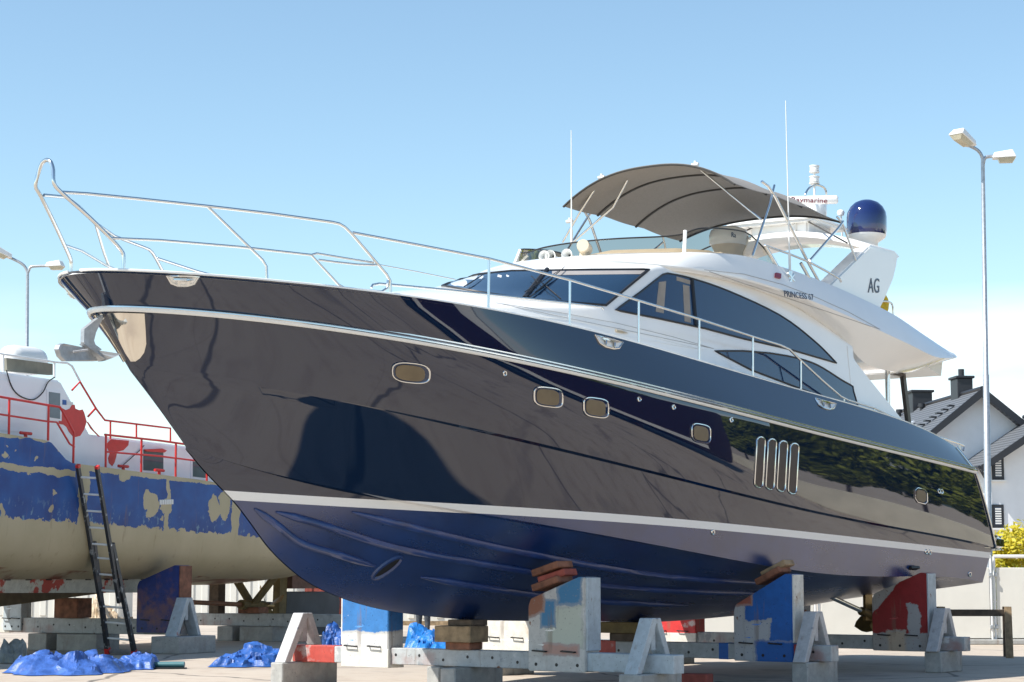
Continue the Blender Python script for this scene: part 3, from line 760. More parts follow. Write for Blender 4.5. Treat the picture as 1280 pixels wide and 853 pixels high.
# whip antennas
for (x0, y0, x1, y1, t) in ((714, 163, 714.5, 305, -1.1), (982, 126, 987.5, 343, 1.95)):
    a, b = at(x1, y1, t), at(x0, y0, t); m = MB(); m.tube([a, a.lerp(b, .12), a.lerp(b, .121), b], [.022, .022, .013, .006], 8); part(m, 'whip_antenna', 'white_plastic', 50)
m = MB(); b0 = at(987.5, 347, 1.99); m.tube([b0+Vector((0, 0, -.1)), b0+Vector((0, 0, .1))], .04, 8); m.tube([b0+Vector((-.1, .02, -.05)), b0+Vector((.12, .02, .05))], .018, 6); m.tube([b0+Vector((.08, .02, -.1)), b0+Vector((-.08, .02, .06))], .018, 6); part(m, 'antenna_mount', 'steel', 50)
m = MB(); a, b = at(977, 283, -.6), at(976.5, 268, -.6); m.tube([a, b], .012, 6); part(m, 'whip_antenna', 'white_plastic', 50)

# second radome behind the deflector
rd = at(911, 308, -.2)
m = MB(); m.lathe([(0, .33), (.2, .32), (.31, .27), (.34, .18), (.34, .05), (.3, 0), (0, 0)], rd, 32); RDB = m.bvh(); o = part(m, 'radome', 'white', 60)
m = MB(); m.lathe([(.3, 0), (.25, -.1), (.25, -.55), (0, -.55)], rd, 24); part(m, 'radome_base', 'cream', 60, o)
# helm console and seat backs inside the flybridge
m = MB(); rows = []
for (t, hgt) in ((-1.5, 0), (-1.45, .18), (-1.1, .26), (0, .3), (1.1, .26), (1.45, .18), (1.5, 0)):
    rows.append([Lc(10.45+.25*(abs(t)/1.5)**2, t, 1.5), Lc(10.6+.25*(abs(t)/1.5)**2, t, 1.55+hgt*.9), Lc(11.1+.2*(abs(t)/1.5)**2, t, 1.6+hgt*1.5), Lc(12.2, t, 1.62+hgt*1.9), Lc(12.7, t, 1.5)])
m.grid(rows); part(m, 'helm_console', 'cream', 60)
m = MB()
for (s_, t_) in ((12.3, .9), (12.5, -.9)): m.box(Lc(s_, t_, 1.86), (.22, .9, .45), None, .08)
part(m, 'helm_seat', 'cream', 50)
# horns and spotlight on the brow
for (x, y) in ((683.5, 320.5), (691, 318.5), (712, 317)):
    h_, n_ = yhit(x, y, FB, .05); m = MB(); dr = Vector((1, .25, 0)).normalized(); q = dr.to_track_quat('Z', 'Y').to_matrix().to_4x4()
    m.lathe([(.0, -.2), (.03, -.2), (.035, -.02), (.085, .14), (.07, .13), (.02, .0)], h_+Vector((0, 0, .06)), 16, q); part(m, 'horn', 'white_plastic', 60)
h_, n_ = yhit(731, 319, FB, .06); m = MB(); m.lathe([(0, .12), (.09, .12), (.10, .05), (.10, -.12), (.05, -.15), (0, -.15)], h_+Vector((0, 0, .06)), 18, Vector((1, .4, .1)).to_track_quat('Z', 'Y').to_matrix().to_4x4()); m.box(h_+Vector((0, 0, -.03)), (.1, .1, .1)); part(m, 'spotlight', 'cream', 50)

# bimini
BT = 1.62
def bim(s, t):
    c = (.48-.0*sstep(12.5, 14.8, s)-.24*sstep(14.6, 15.9, s))*(1-(abs(t)/BT)**2.5)
    z = 3.10+.05*sin(pi*min(1, max(0, (s-12.1)/3.6)))+.02*sstep(14.2, 15.8, s)
    return Lc(s, t, z+c)
BS0, BS1 = 12.1, 15.8
rows = []
for i in range(41):
    s = lerp(BS0, BS1, i/40); sag = 0
    rows.append([bim(s+.0, lerp(-BT, BT, k/28))+Vector((0, 0, -.025*abs(sin(pi*i/40*3)))) for k in range(29)])
m = MB(); m.grid(rows); rows2 = [[p+Vector((0, 0, .012)) for p in r] for r in rows]; m.grid(rows2, flip=True)
ed = lambda rr: rr[0]+[r[-1] for r in rr[1:]]+rr[-1][::-1][1:]+[r[0] for r in rr[::-1][1:-1]]
e1, e2 = ed(rows), ed(rows2); m.grid([e1, e2], True)
bimini = part(m, 'bimini_canopy', 'canvas', 50)
for i, f in ((0, 1), (11, 0), (24, 0), (40, 1)):
    q = [p+Vector((0, 0, -.012)) for p in rows[i]]
    m = MB(); m.tube(q, .017, 6, flat=(1, 1.6)); part(m, 'canopy_seam', mat('dark_canvas', (.045, .044, .043), .9, var=.05), 50, bimini)

# ------------------------------------------------------------------ rails, frames and lettering
def rt(s):
    return float(np.interp(s, [-.4, .2, .5, .75, 1, 1.5, 2], [.13, .16, .30, .52, .72, 1.02, 1.26])) if s < 2 else tS(s)-.07-.02*min(1, (s-2))
def rp(x, y): s, t, u = Y.on_t(x, y, rt); return Lc(s, t, u)
def rail(pxs, r=.019, name='guard_rail', n=0, extra=None, sgns=(0, 1)):
    pts = [rp(x, y) for x, y in pxs]
    if n: pts = catmull(pts, n)
    m = MB(); m.tube(pts, r, 8); return m
g = rail([(77, 240.5), (110, 242.5), (170, 248.5), (259, 258), (340, 267.5), (415, 278), (424, 280), (431, 284), (440, 293), (465, 322), (483, 343), (487.5, 351), (488, 360), (488, 371)])
g.merge(rail([(199, 300.5), (300, 309), (389, 319), (423, 356), (431, 360.5), (477, 365), (484, 360), (485, 350)], .016))
g.tube([Lc(*Y.on_t(137, 298, .375)), rp(199, 300.5)], .016, 8)
g.merge(rail([(389, 319), (396, 317), (431, 323), (467, 328.5)], .014)); g.merge(rail([(398, 325), (420, 328), (448, 331), (467, 331.5), (474, 331)], .014))
g.merge(rail([(259, 258), (295, 293), (328, 325), (333, 333), (334, 353)], .017))
# tall hoop at the stem head
pp = [Lc(*Y.on_t(x, y, t)) for x, y, t in ((67.5, 229, .15), (77, 241, .17), (112, 272, .29), (139, 299, .38), (152, 314, .42), (154.5, 322, .43), (154, 339, .43))]
tpz = Lc(*Y.on_t(58, 200, 0.0))
hp_ = [Vector((tpz.x, 0, tpz.z)), Vector((tpz.x, .07, tpz.z-.03)), Vector((tpz.x, .12, tpz.z-.13))]
g.tube(catmull(hp_+pp, 3), .022, 8)
two(g, 'pulpit_rail', 'steel', 50)
g = rail([(440, 291), (520, 306), (611, 323.5), (712, 350), (799, 376), (874, 399), (941, 421), (975, 431.5), (987, 437), (1001, 451), (1028, 476), (1051, 496), (1060, 500.5), (1093, 510.5), (1158, 541.5), (1200, 555), (1205, 558), (1204, 563)], .019)
two(g, 'guard_rail', 'steel', 50)
for (x, y0, y1) in ((611.5, 323.5, 391), (712.5, 350, 413), (798.5, 376, 436), (874, 399, 456), (941, 421, 475), (1001, 451, 493), (1055, 499, 512), (1093, 511, 520), (1158, 542, 546), (1200, 556, 566)):
    a = rp(x, y0); p = Vector((a.x, a.y, 0)); s = S0-a.x; p = Lc(s, a.y, uS(s)-.02)
    m = MB(); m.tube([a, p], .017, 8); m.tube([p, p.lerp(a, .12)], .026, 8); two(m, 'stanchion', 'steel', 50)
two(rail([(474, 331), (520, 339.5), (569, 349.5)], .006), 'guard_wire', 'steel')
gp_ = [(464, 360), (466, 356.5), (474, 355), (497, 357), (560, 363), (640, 371.5), (700, 378), (752, 384), (754, 387)]
g = MB(); g.tube([Lc(*Y.on_t(x, y, interp([2.5, 3.5, 5, 6.5, 8, 9], [1.2, 1.45, 1.68, 1.76, 1.83, 1.86]))) for x, y in gp_], .017, 8); two(g, 'grab_rail', 'steel', 50)
# bimini frame
def fr(pts, r, name, mt='steel', mir=True):
    m = MB(); m.tube([at(x, y, t) for x, y, t in pts], r, 8)
    return (two if mir else part)(m, name, mt, 50)
fr([(952, 227, 1.72), (960, 233, 1.76), (969, 246, 1.78), (1009, 326, 1.9), (1026, 357, 1.95)], .024, 'canopy_pole')
fr([(968, 232, 1.70), (966, 240, 1.76), (962, 256, 1.8), (940.5, 320, 1.9)], .02, 'canopy_pole')
fr([(1054, 277, 1.78), (1049, 284, 1.8), (1012, 326, 1.88)], .02, 'canopy_pole')
fr([(1046, 271, 1.72), (1053, 279, 1.76), (1070, 326, 1.84)], .018, 'canopy_pole')
fr([(869, 207, .62), (910, 241, 1.1), (952, 275, 1.79)], .019, 'canopy_strut')
fr([(752, 223, -1.0), (727, 262, -1.5), (703, 303, -1.9)], .019, 'canopy_strut', mir=False)
fr([(1001, 272, -1.7+3.4*.6), (1059, 304, 1.7)], .014, 'canopy_strut', 'dark_strut')
fr([(956, 307.5, 1.78), (973, 336, 1.88)], .03, 'deflector_end_post')
fr([(1001, 329, 1.9), (1015, 354, 1.95)], .028, 'rail_post')
fr([(956, 307, 1.80), (985, 317, 1.86), (1012, 328, 1.92), (1040, 343, 1.96), (1050, 349, 1.98), (1051, 353, 1.98)], .019, 'flybridge_rail')
# small connectors
for (x, y, t) in ((752, 222, -1.0), (869, 206, .62), (712, 277, -1.75), (731, 316, -.2)):
    m = MB(); p = at(x, y, t); m.tube([p+Vector((0, -.06, 0)), p+Vector((0, .06, 0))], .03, 8); m.tube([p, p+Vector((0, 0, .06))], .022, 8); part(m, 'pole_joint', 'white_plastic', 50)
# cockpit posts and dark door frame under the flybridge
m = MB(); a = at(1109.5, 461, 1.55); b = at(1109.5, 500, 1.55); b.z = a.z-1.6; m.tube([a+Vector((0, 0, .12)), b], .045, 10); two(m, 'cockpit_post', 'steel', 50)
m = MB(); a = at(1126, 468, 1.2); b = at(1134, 537, 1.2); d = (b-a); m.prism([a+Vector((.06, 0, 0)), a+Vector((-.06, 0, 0)), a+d*1.3+Vector((-.06, 0, 0)), a+d*1.3+Vector((.06, 0, 0))], (0, .07, 0))
c_ = at(1080, 466, 1.2); m.prism([a+Vector((.07, 0, .06)), a+Vector((.07, 0, -.06)), Vector((c_.x, c_.y, a.z-.06)), Vector((c_.x, c_.y, a.z+.06))], (0, .07, 0)); two(m, 'cockpit_frame', 'dark_strut')
# deck light hanging from the tail, ensign-like yellow life ring with its rail
m = MB(); p = at(1167, 459, 1.6); m.lathe([(0, .1), (.05, .08), (.06, -.06), (.03, -.11), (0, -.11)], p, 12); m.tube([p+Vector((0, 0, .05)), p+Vector((0, 0, .2))], .015, 6); part(m, 'deck_light', 'white_plastic', 50)
m = MB(); c0 = at(1106, 391, 1.2); pts = [c0+Vector((.04*k, .24*sin(a), .28*cos(a))) for k, a in enumerate([R(-150+300*k/16) for k in range(17)])]
m.tube([p_ for p_ in pts], .075, 10); part(m, 'life_ring', 'yellow', 60)
m = MB(); m.tube(catmull([at(1097, 379, 1.5), at(1103, 377, 1.5), at(1112, 378, 1.5), at(1116, 384, 1.5), at(1116.5, 406, 1.5)], 4), .018, 8); part(m, 'life_ring_rail', 'steel', 50)

def text(s, size, mt, M, name, parent, depth=.004, shear=0, sx=1):
    cu = bpy.data.curves.new('txt', 'FONT'); cu.body = s; cu.size = size; cu.extrude = depth; cu.shear = shear; cu.align_x = 'CENTER'; cu.align_y = 'CENTER'
    o = bpy.data.objects.new('txt', cu); col.objects.link(o); dg = bpy.context.evaluated_depsgraph_get(); dg.update()
    me = bpy.data.meshes.new_from_object(o.evaluated_get(dg)); bpy.data.objects.remove(o)
    me.transform(M @ Matrix.Diagonal((sx, 1, 1, 1))); me.materials.clear(); me.materials.append(MT[mt])
    ob = bpy.data.objects.new(name, me); col.objects.link(ob); ob.parent = parent; return ob
def face_on(x, y, x2, y2, bvh, off=.006):
    """frame on a surface: X from the first photographed point to the second, Z out of the surface"""
    a, n = yhit(x, y, bvh, off); b, _ = yhit(x2, y2, bvh, off); X = (b-a).normalized(); n = (n-X*n.dot(X)).normalized(); Yv = n.cross(X)
    c = (a+b)/2
    return Matrix(((X.x, Yv.x, n.x, c.x), (X.y, Yv.y, n.y, c.y), (X.z, Yv.z, n.z, c.z), (0, 0, 0, 1))), (b-a).length
M_, w_ = face_on(982, 367.5, 1007, 373, FB, .02)
X_ = M_.col[0].xyz.normalized(); n_ = Vector((0, 1, .12)); n_ = (n_-X_*n_.dot(X_)).normalized(); Y_ = n_.cross(X_); c_ = M_.col[3].xyz+n_*.05
M_ = Matrix(((X_.x, Y_.x, n_.x, c_.x), (X_.y, Y_.y, n_.y, c_.y), (X_.z, Y_.z, n_.z, c_.z), (0, 0, 0, 1))); text('PRINCESS 67', .14, 'text', M_, 'model_lettering', yacht, sx=1.0)
M_, w_ = face_on(1084, 358, 1099, 358.5, AB, .006); text('AG', .36, 'text', M_, 'arch_emblem', yacht, shear=.2)
M_, w_ = face_on(996, 250.0, 1027, 251.3, RB, .004); text('Raymarine', .135, 'textred', M_, 'scanner_lettering', yacht, sx=1.15)
M_, w_ = face_on(918, 294.5, 934, 297, RDB, .008); text('Raymarine', .12, 'text', M_, 'radome_lettering', yacht, sx=.9)

# ------------------------------------------------------------------ anchor hung on the stem
AM = YM.copy(); a0 = YM @ Lc(*Y.on_t(118, 436, 0.0)); AM.translation = a0
anchor = thing('anchor', 'galvanised plough anchor hanging at the stem of the black yacht', 'anchor', M=AM); AI = AM.inverted()
def an(x, y, t): return AI @ (YM @ Lc(*Y.on_t(x+3.5, y, t)))
m = MB(); po = [(125, 394), (114.5, 401.5), (102, 411.5), (101.5, 428), (107, 437), (118, 440), (124, 437), (116, 431), (114.2, 426), (116.6, 416), (121.6, 405), (126, 397)]
m.prism([an(x, y, .03) for x, y in po], Vector((0, -.06, 0))); m.build('anchor_shank', MT['galv'], anchor)
m = MB(); n1 = [(70, 437), (72, 431.5), (77, 429.5), (102, 434.5), (112, 437), (130, 451), (113, 452), (79, 452), (73, 446)]
c = [an(x, y, .10 if x < 100 else .02) for x, y in n1]; m.prism(c, Vector((.03, -.05, 0)))
bmesh.ops.bevel(m.bm, geom=m.bm.edges[:], offset=.006, segments=1, affect='EDGES'); m.build('anchor_fluke', MT['galv'], anchor)
m = MB(); n2 = [(100, 429), (119, 438), (148, 442.5), (142, 446), (130, 450.5), (124, 451)]
m.prism([an(x, y, t) for (x, y), t in zip(n2, (.05, .10, .30, .30, .16, .08))], Vector((.01, -.05, -.01))); m.build('anchor_fluke', MT['galv'], anchor)
m = MB(); m.tube([an(88, 440, .12), an(106, 437.5, .12)], .012, 6); m.build('fluke_rib', MT['aframe'], anchor)
m = MB(); m.tube([an(124, 396, 0), an(133, 392, 0), an(150, 398, 0)], .035, 8); m.build('anchor_shackle', MT['steel'], anchor)

# ================================================================== GROUND
def ground_mat():
    m, nt, b = nodes('sunlit_concrete_hardstanding'); b.inputs['Roughness'].default_value = .9
    n1 = noise(nt, .16, 6, coord='Object'); n2 = noise(nt, 2.4, 6, 4, coord='Object'); n3 = noise(nt, 40, 3, 1, coord='Object')
    c = mixc(nt, ramp(nt, n1, .35, .65), (.405, .345, .28), (.475, .41, .34))
    c = mixc(nt, ramp(nt, n2, .5, .75), c, (.36, .29, .23))
    c = mixc(nt, ramp(nt, n3, .62, .75), c, (.28, .24, .20))
    c = mixc(nt, ramp(nt, noise(nt, 1.1, 4, 9, stretch=(.25, 1, 1)), .62, .7), c, (.30, .25, .21))
    c = mixc(nt, ramp(nt, noise(nt, .55, 4, 31), .60, .72), c, (.27, .23, .20))       # old stains
    vo = N(nt, 'ShaderNodeTexVoronoi', feature='DISTANCE_TO_EDGE'); vo.inputs['Scale'].default_value = .22
    tcv = N(nt, 'ShaderNodeTexCoord'); nv = N(nt, 'ShaderNodeTexNoise'); nv.inputs['Scale'].default_value = 1.2; nt.links.new(tcv.outputs['Object'], nv.inputs['Vector'])
    mv = N(nt, 'ShaderNodeMix', data_type='VECTOR'); mv.inputs[0].default_value = .25; nt.links.new(tcv.outputs['Object'], mv.inputs[4]); nt.links.new(nv.outputs[1], mv.inputs[5]); nt.links.new(mv.outputs[1], vo.inputs['Vector'])
    c = mixc(nt, ramp(nt, vo.outputs[0], .008, .003), c, (.16, .14, .12))              # cracks
    c = mixc(nt, ramp(nt, noise(nt, 5, 3, 44), .74, .76), c, (.12, .10, .09))           # oil spots
    tc = N(nt, 'ShaderNodeTexCoord'); mp = N(nt, 'ShaderNodeMapping'); mp.inputs['Rotation'].default_value = (0, 0, R(28)); nt.links.new(tc.outputs['Object'], mp.inputs[0])
    br = N(nt, 'ShaderNodeTexBrick'); br.inputs['Scale'].default_value = 1; br.inputs['Brick Width'].default_value = 4; br.inputs['Row Height'].default_value = 3; br.inputs['Mortar Size'].default_value = .012; br.offset = 0
    nt.links.new(mp.outputs[0], br.inputs['Vector']); br.inputs[1].default_value = br.inputs[2].default_value = (1, 1, 1, 1); br.inputs[3].default_value = (.88, .86, .84, 1)
    x = N(nt, 'ShaderNodeMix', data_type='RGBA', blend_type='MULTIPLY'); x.inputs[0].default_value = 1; nt.links.new(c, x.inputs[6]); nt.links.new(br.outputs[0], x.inputs[7])
    nt.links.new(x.outputs[2], b.inputs['Base Color']); bump(nt, b, n2, .2, .03); return m
g = MB(); g.add([Vector((x, y, 0)) for x, y in ((-1500, -1500), (1500, -1500), (1500, 3000), (-1500, 3000))], [(0, 1, 2, 3)])
o = g.build('ground', ground_mat()); o['kind'] = 'structure'

# ================================================================== CRADLES under the yacht
A0 = Vector((sin(TH), cos(TH), 0)); P0 = Vector((cos(TH), -sin(TH), 0)); RZ = atan2(P0.y, P0.x)
def gs(s, t, z=0): 
    p = Vector((Y.O.x, Y.O.y, 0))+A0*s+P0*t; p.z = z; return p
def block(name, label, cat, c, size, rz, mt, group, bev=.015):
    m = MB(); m.box((0, 0, size[2]/2), size, None, bev); o = m.build(name, MT[mt])
    o.location = c; o.rotation_euler = (0, 0, rz); return tag(o, label, cat, group)
def cradle_beam(c, rz, x0, x1, z0, z1, label, mts, w=.24):
    t = thing('cradle_beam', label, 'steel beam', (c.x, c.y, 0), rz, 'cradle beams')
    m = MB(); m.box(((x0+x1)/2, 0, (z0+z1)/2), (x1-x0, w, z1-z0), None, .01); m.build('beam', MT[mts[0]], t)
    m = MB(); n = int((x1-x0)/.42)
    for k in range(n):
        x = x0+.25+k*.42; zc = (z0+z1)/2+(.02 if k % 3 else -.03)
        for s in (-1, 1): m.tube([Vector((x, s*(w/2+.002), zc)), Vector((x, s*(w/2-.02), zc))], .022, 8)
    m.build('bolt_holes', MT['gasket'], t)
    for (a, b_, mm) in mts[1:]:
        m = MB(); m.box(((a+b_)/2, 0, (z0+z1)/2), (b_-a, w+.012, z1-z0+.012), None, .01); m.build('painted_end', MT[mm], t)
    return t
def stand(c, rz, side, w, zb, zl, zh, mt, label, th=.34, edge='ch_pale', foot=None):
    """welded upright with a sloping head; side=+1 rises to the local +x"""
    t = thing('hull_support', label, 'boat support', (c.x, c.y, 0), rz, 'sloping hull supports')
    poly = [(-w/2, zb), (w/2, zb), (w/2, zh), (w*.40, zh+.015), (-w*.46, zl+.06), (-w/2, zl-.04)]
    poly = [(x*side, z) for x, z in poly]
    m = MB(); m.prism([Vector((x, -th/2, z)) for x, z in poly], (0, th, 0)); bmesh.ops.bevel(m.bm, geom=m.bm.edges[:], offset=.012, segments=2, affect='EDGES')
    m.build('support_body', MT[mt], t)
    m = MB(); xe = side*(w/2+.012); m.box((xe, 0, (zb+.28+zh)/2), (.03, th-.03, zh-zb-.28), None, .004); m.build('edge_plate', MT[edge], t)
    for k in (-.28, .22):
        m = MB(); x = k*w; z = zb+.27; y = -th/2-.05
        m.tube([Vector((x-.1, -th/2, z)), Vector((x-.1, y, z)), Vector((x-.09, y, z)), Vector((x+.1, y, z-.01)), Vector((x+.1, -th/2, z-.01))], .011, 6); m.build('lifting_handle', MT['black'], t)
    for k in (-.36, 0, .36): m = MB(); m.tube([Vector((k*w, -th/2-.003, zb+.09)), Vector((k*w, -th/2+.02, zb+.09))], .024, 8); m.build('bolt', MT['gasket'], t)
    if foot:
        m = MB(); m.box((0, 0, zb+.10), (w+.014, th+.014, .26), None, .006); m.build('support_foot', MT[foot], t)
    return t
def aframe(c, rz, z0, hgt, label, side=1, mt='aframe', th=.2):
    """raking prop: one long plank-like leg, a short leg, meeting at the top"""
    t = thing('raking_prop', label, 'steel prop', (c.x, c.y, z0), rz, 'raking steel props')
    for (xb, xt, wd) in ((-.42, -.03, .13), (.38, .04, .11)):
        m = MB(); m.prism([Vector((side*p, -th/2, q)) for p, q in ((xb-wd/2, 0), (xb+wd/2, 0), (xt+wd*.55, hgt-.0), (xt-wd*.55, hgt))], (0, th, 0)); bmesh.ops.bevel(m.bm, geom=m.bm.edges[:], offset=.008, segments=1, affect='EDGES')
        m.build('leg', MT[mt], t)
    m = MB(); m.box((side*.0, 0, hgt*.66), (.10, th*.5, hgt*.5), None, .005); m.build('gusset', MT[mt], t)
    return t
def timber(c, rz, size, mt, label, tilt=0, group='packing timbers'):
    m = MB(); m.box((0, 0, size[2]/2), size, Matrix.Rotation(tilt, 4, 'Y'), .01); o = m.build('timber_block', MT[mt]); o.location = c; o.rotation_euler = (0, 0, rz); return tag(o, label, 'wood block', group)

c1, c2, c3 = gs(7.4, 0), gs(11.75, 0), gs(16.65, 0)
def loc(c, x, y=0, z=0): return Vector((c.x, c.y, 0))+P0*x+A0*y+Vector((0, 0, z))
cradle_beam(c1, RZ, -3.05, 3.42, .35, .58, 'nearest grey cradle beam under the yacht bow, red painted at one end', ['beam', (-3.06, -2.25, 'beam_red'), (2.02, 3.43, 'beam_blue')])
cradle_beam(c2, RZ, -3.0, 3.42, .35, .58, 'middle cradle beam of the yacht, with blue band and red end', ['beam', (-.72, -.28, 'beam_red'), (1.55, 1.72, 'ch_blue'), (2.72, 3.0, 'beam_red')])
cradle_beam(c3, RZ, -2.9, 3.35, .35, .58, 'dirty grey cradle beam under the yacht stern', ['beam', (-.9, -.2, 'beam_red')])
stand(loc(c1, 1.65), RZ, 1, .92, .33, 1.22, 1.56, 'ch_white', 'white support with teal and cream paint patches under the yacht bow', edge='beam_blue')
stand(loc(c1, -1.65), RZ, -1, .86, .33, 1.25, 1.60, 'ch_blue2', 'sky blue and white support at the far side of the yacht bow', foot='ch_pale')
stand(loc(c2, 2.33), RZ, 1, .98, .33, 1.10, 1.60, 'ch_blue', 'bright blue support with grey scraped corner and white edge', edge='ch_pale')
stand(loc(c2, -2.33), RZ, -1, .95, .33, 1.12, 1.56, 'ch_pale', 'chalky white support seen beneath the yacht keel', foot='ch_pale')
stand(loc(c3, 2.22), RZ, 1, 1.0, .33, 1.22, 1.62, 'ch_red', 'dark red support with grey scraped edges under the yacht stern', edge='beam_blue')
stand(loc(c3, -2.2), RZ, -1, .92, .33, 1.10, 1.50, 'ch_rw', 'scarlet and white support seen beneath the yacht keel', foot='ch_pale')
# concrete blocks and props
grp = 'concrete blocks under the cradles'
block('concrete_block', 'pale concrete block under the red end of the nearest cradle beam', 'concrete block', loc(c1, -2.98, .05), (.24, 1.2, .345), RZ, 'concrete', grp)
block('concrete_block', 'short concrete block under the middle of the nearest cradle beam', 'concrete block', loc(c1, -.40, .05), (.22, .5, .345), RZ, 'concrete', grp)
block('concrete_block', 'long concrete block under the middle of the nearest cradle beam', 'concrete block', loc(c1, .05, .1), (.26, 1.1, .345), RZ, 'concrete', grp)
block('concrete_block', 'concrete block under the blue tinted near end of the nearest cradle beam', 'concrete block', loc(c1, 3.0, 0), (.34, 1.0, .345), RZ, 'concrete', grp)
block('concrete_block', 'concrete block right of the bright blue support, under a grey prop', 'concrete block', loc(c2, 3.08, .02), (.26, .95, .345), RZ, 'concrete', grp)
block('concrete_block', 'concrete block right of the dark red support, under a grey prop', 'concrete block', loc(c3, 2.92, .0), (.30, .85, .345), RZ, 'concrete', grp)
block('concrete_block', 'concrete block under the far end of the middle cradle beam', 'concrete block', loc(c2, -2.4), (.34, .9, .345), RZ, 'concrete', grp)
block('concrete_block', 'concrete block under the far end of the stern cradle beam', 'concrete block', loc(c3, -2.3), (.34, .9, .345), RZ, 'concrete', grp)
block('painted_block', 'red painted block lying on the ground by the nearest cradle', 'block', gpt(872, 860)+Vector((0, .2, 0)), (.42, .3, .19), RZ+.2, 'brick', None)
aframe(loc(c1, -2.98, 0), RZ+pi/2, .345, .70, 'pale grey prop straddling the red end of the nearest cradle beam', 1, 'aframe')
aframe(loc(c1, 3.0, 0), RZ+pi/2, .345, .70, 'blue tinted prop at the near end of the nearest cradle beam', 1, 'beam_blue')
aframe(loc(c2, 3.08, 0), RZ+pi/2, .345, .72, 'grey prop standing right of the bright blue support', 1, 'aframe')
aframe(loc(c3, 2.92, 0), RZ+pi/2, .345, .70, 'grey prop standing right of the dark red support', 1, 'aframe')
# packing timbers
kz = lambda s: (Y.w(s, 0, uK(s))).z
zk = kz(7.4)
timber(loc(c1, 0, -.02, .582), RZ, (.42, .3, .10), 'timber', 'lower packing timber between the nearest beam and the yacht keel')
timber(loc(c1, -.02, -.05, .683), RZ, (.62, .42, .22), 'timber_pale', 'big brown keel timber between beam and yacht bow')
timber(loc(c1, .05, 0, .904), RZ, (.42, .36, max(.03, zk-.908)), 'timber_dark', 'dark wedge board pressed against the yacht keel')
zk2 = kz(11.75)
timber(loc(c2, 0, 0, .582), RZ, (.7, .4, .12), 'timber_dark', 'dark lower keel timber on the middle cradle beam')
timber(loc(c2, -.1, -.05, .703), RZ, (.80, .42, max(.03, zk2-.707)), 'olive', 'olive keel timber on the middle cradle beam')
zk3 = kz(16.65)
timber(loc(c3, 0, 0, .582), RZ, (.6, .4, max(.1, zk3-.585)), 'timber', 'keel timber on the stern cradle beam')
def stack(c, x, z, n, mts, lab, tilt, sz=(.46, .34, .09)):
    for k in range(n):
        q = loc(c, x+(.03 if k % 2 else -.03), (.02 if k % 2 else -.02), z+k*(sz[2]+.004)/cos(tilt))
        o = timber(q, RZ+(.08 if k % 2 else -.05), (sz[0]-.03*(k % 2), sz[1], sz[2]), mts[k % len(mts)], lab[k % len(lab)])
        o.rotation_euler = (0, -tilt, RZ+(.08 if k % 2 else -.05))
stack(c1, 1.52, 1.44, 3, ['timber', 'brick', 'timber'], ['red brown timber lying on the white and teal support', 'brick red timber second on the white and teal support', 'top timber on the white and teal support, against the hull'], .28)
stack(c2, 2.48, 1.545, 2, ['timber', 'timber_pale'], ['red brown timber lying on the bright blue support', 'pale timber on top of the bright blue support, against the hull'], .45)
stack(c3, 2.28, 1.62, 1, ['gasket'], ['black rubber pad on the dark red support'], .33, (.5, .3, .05))

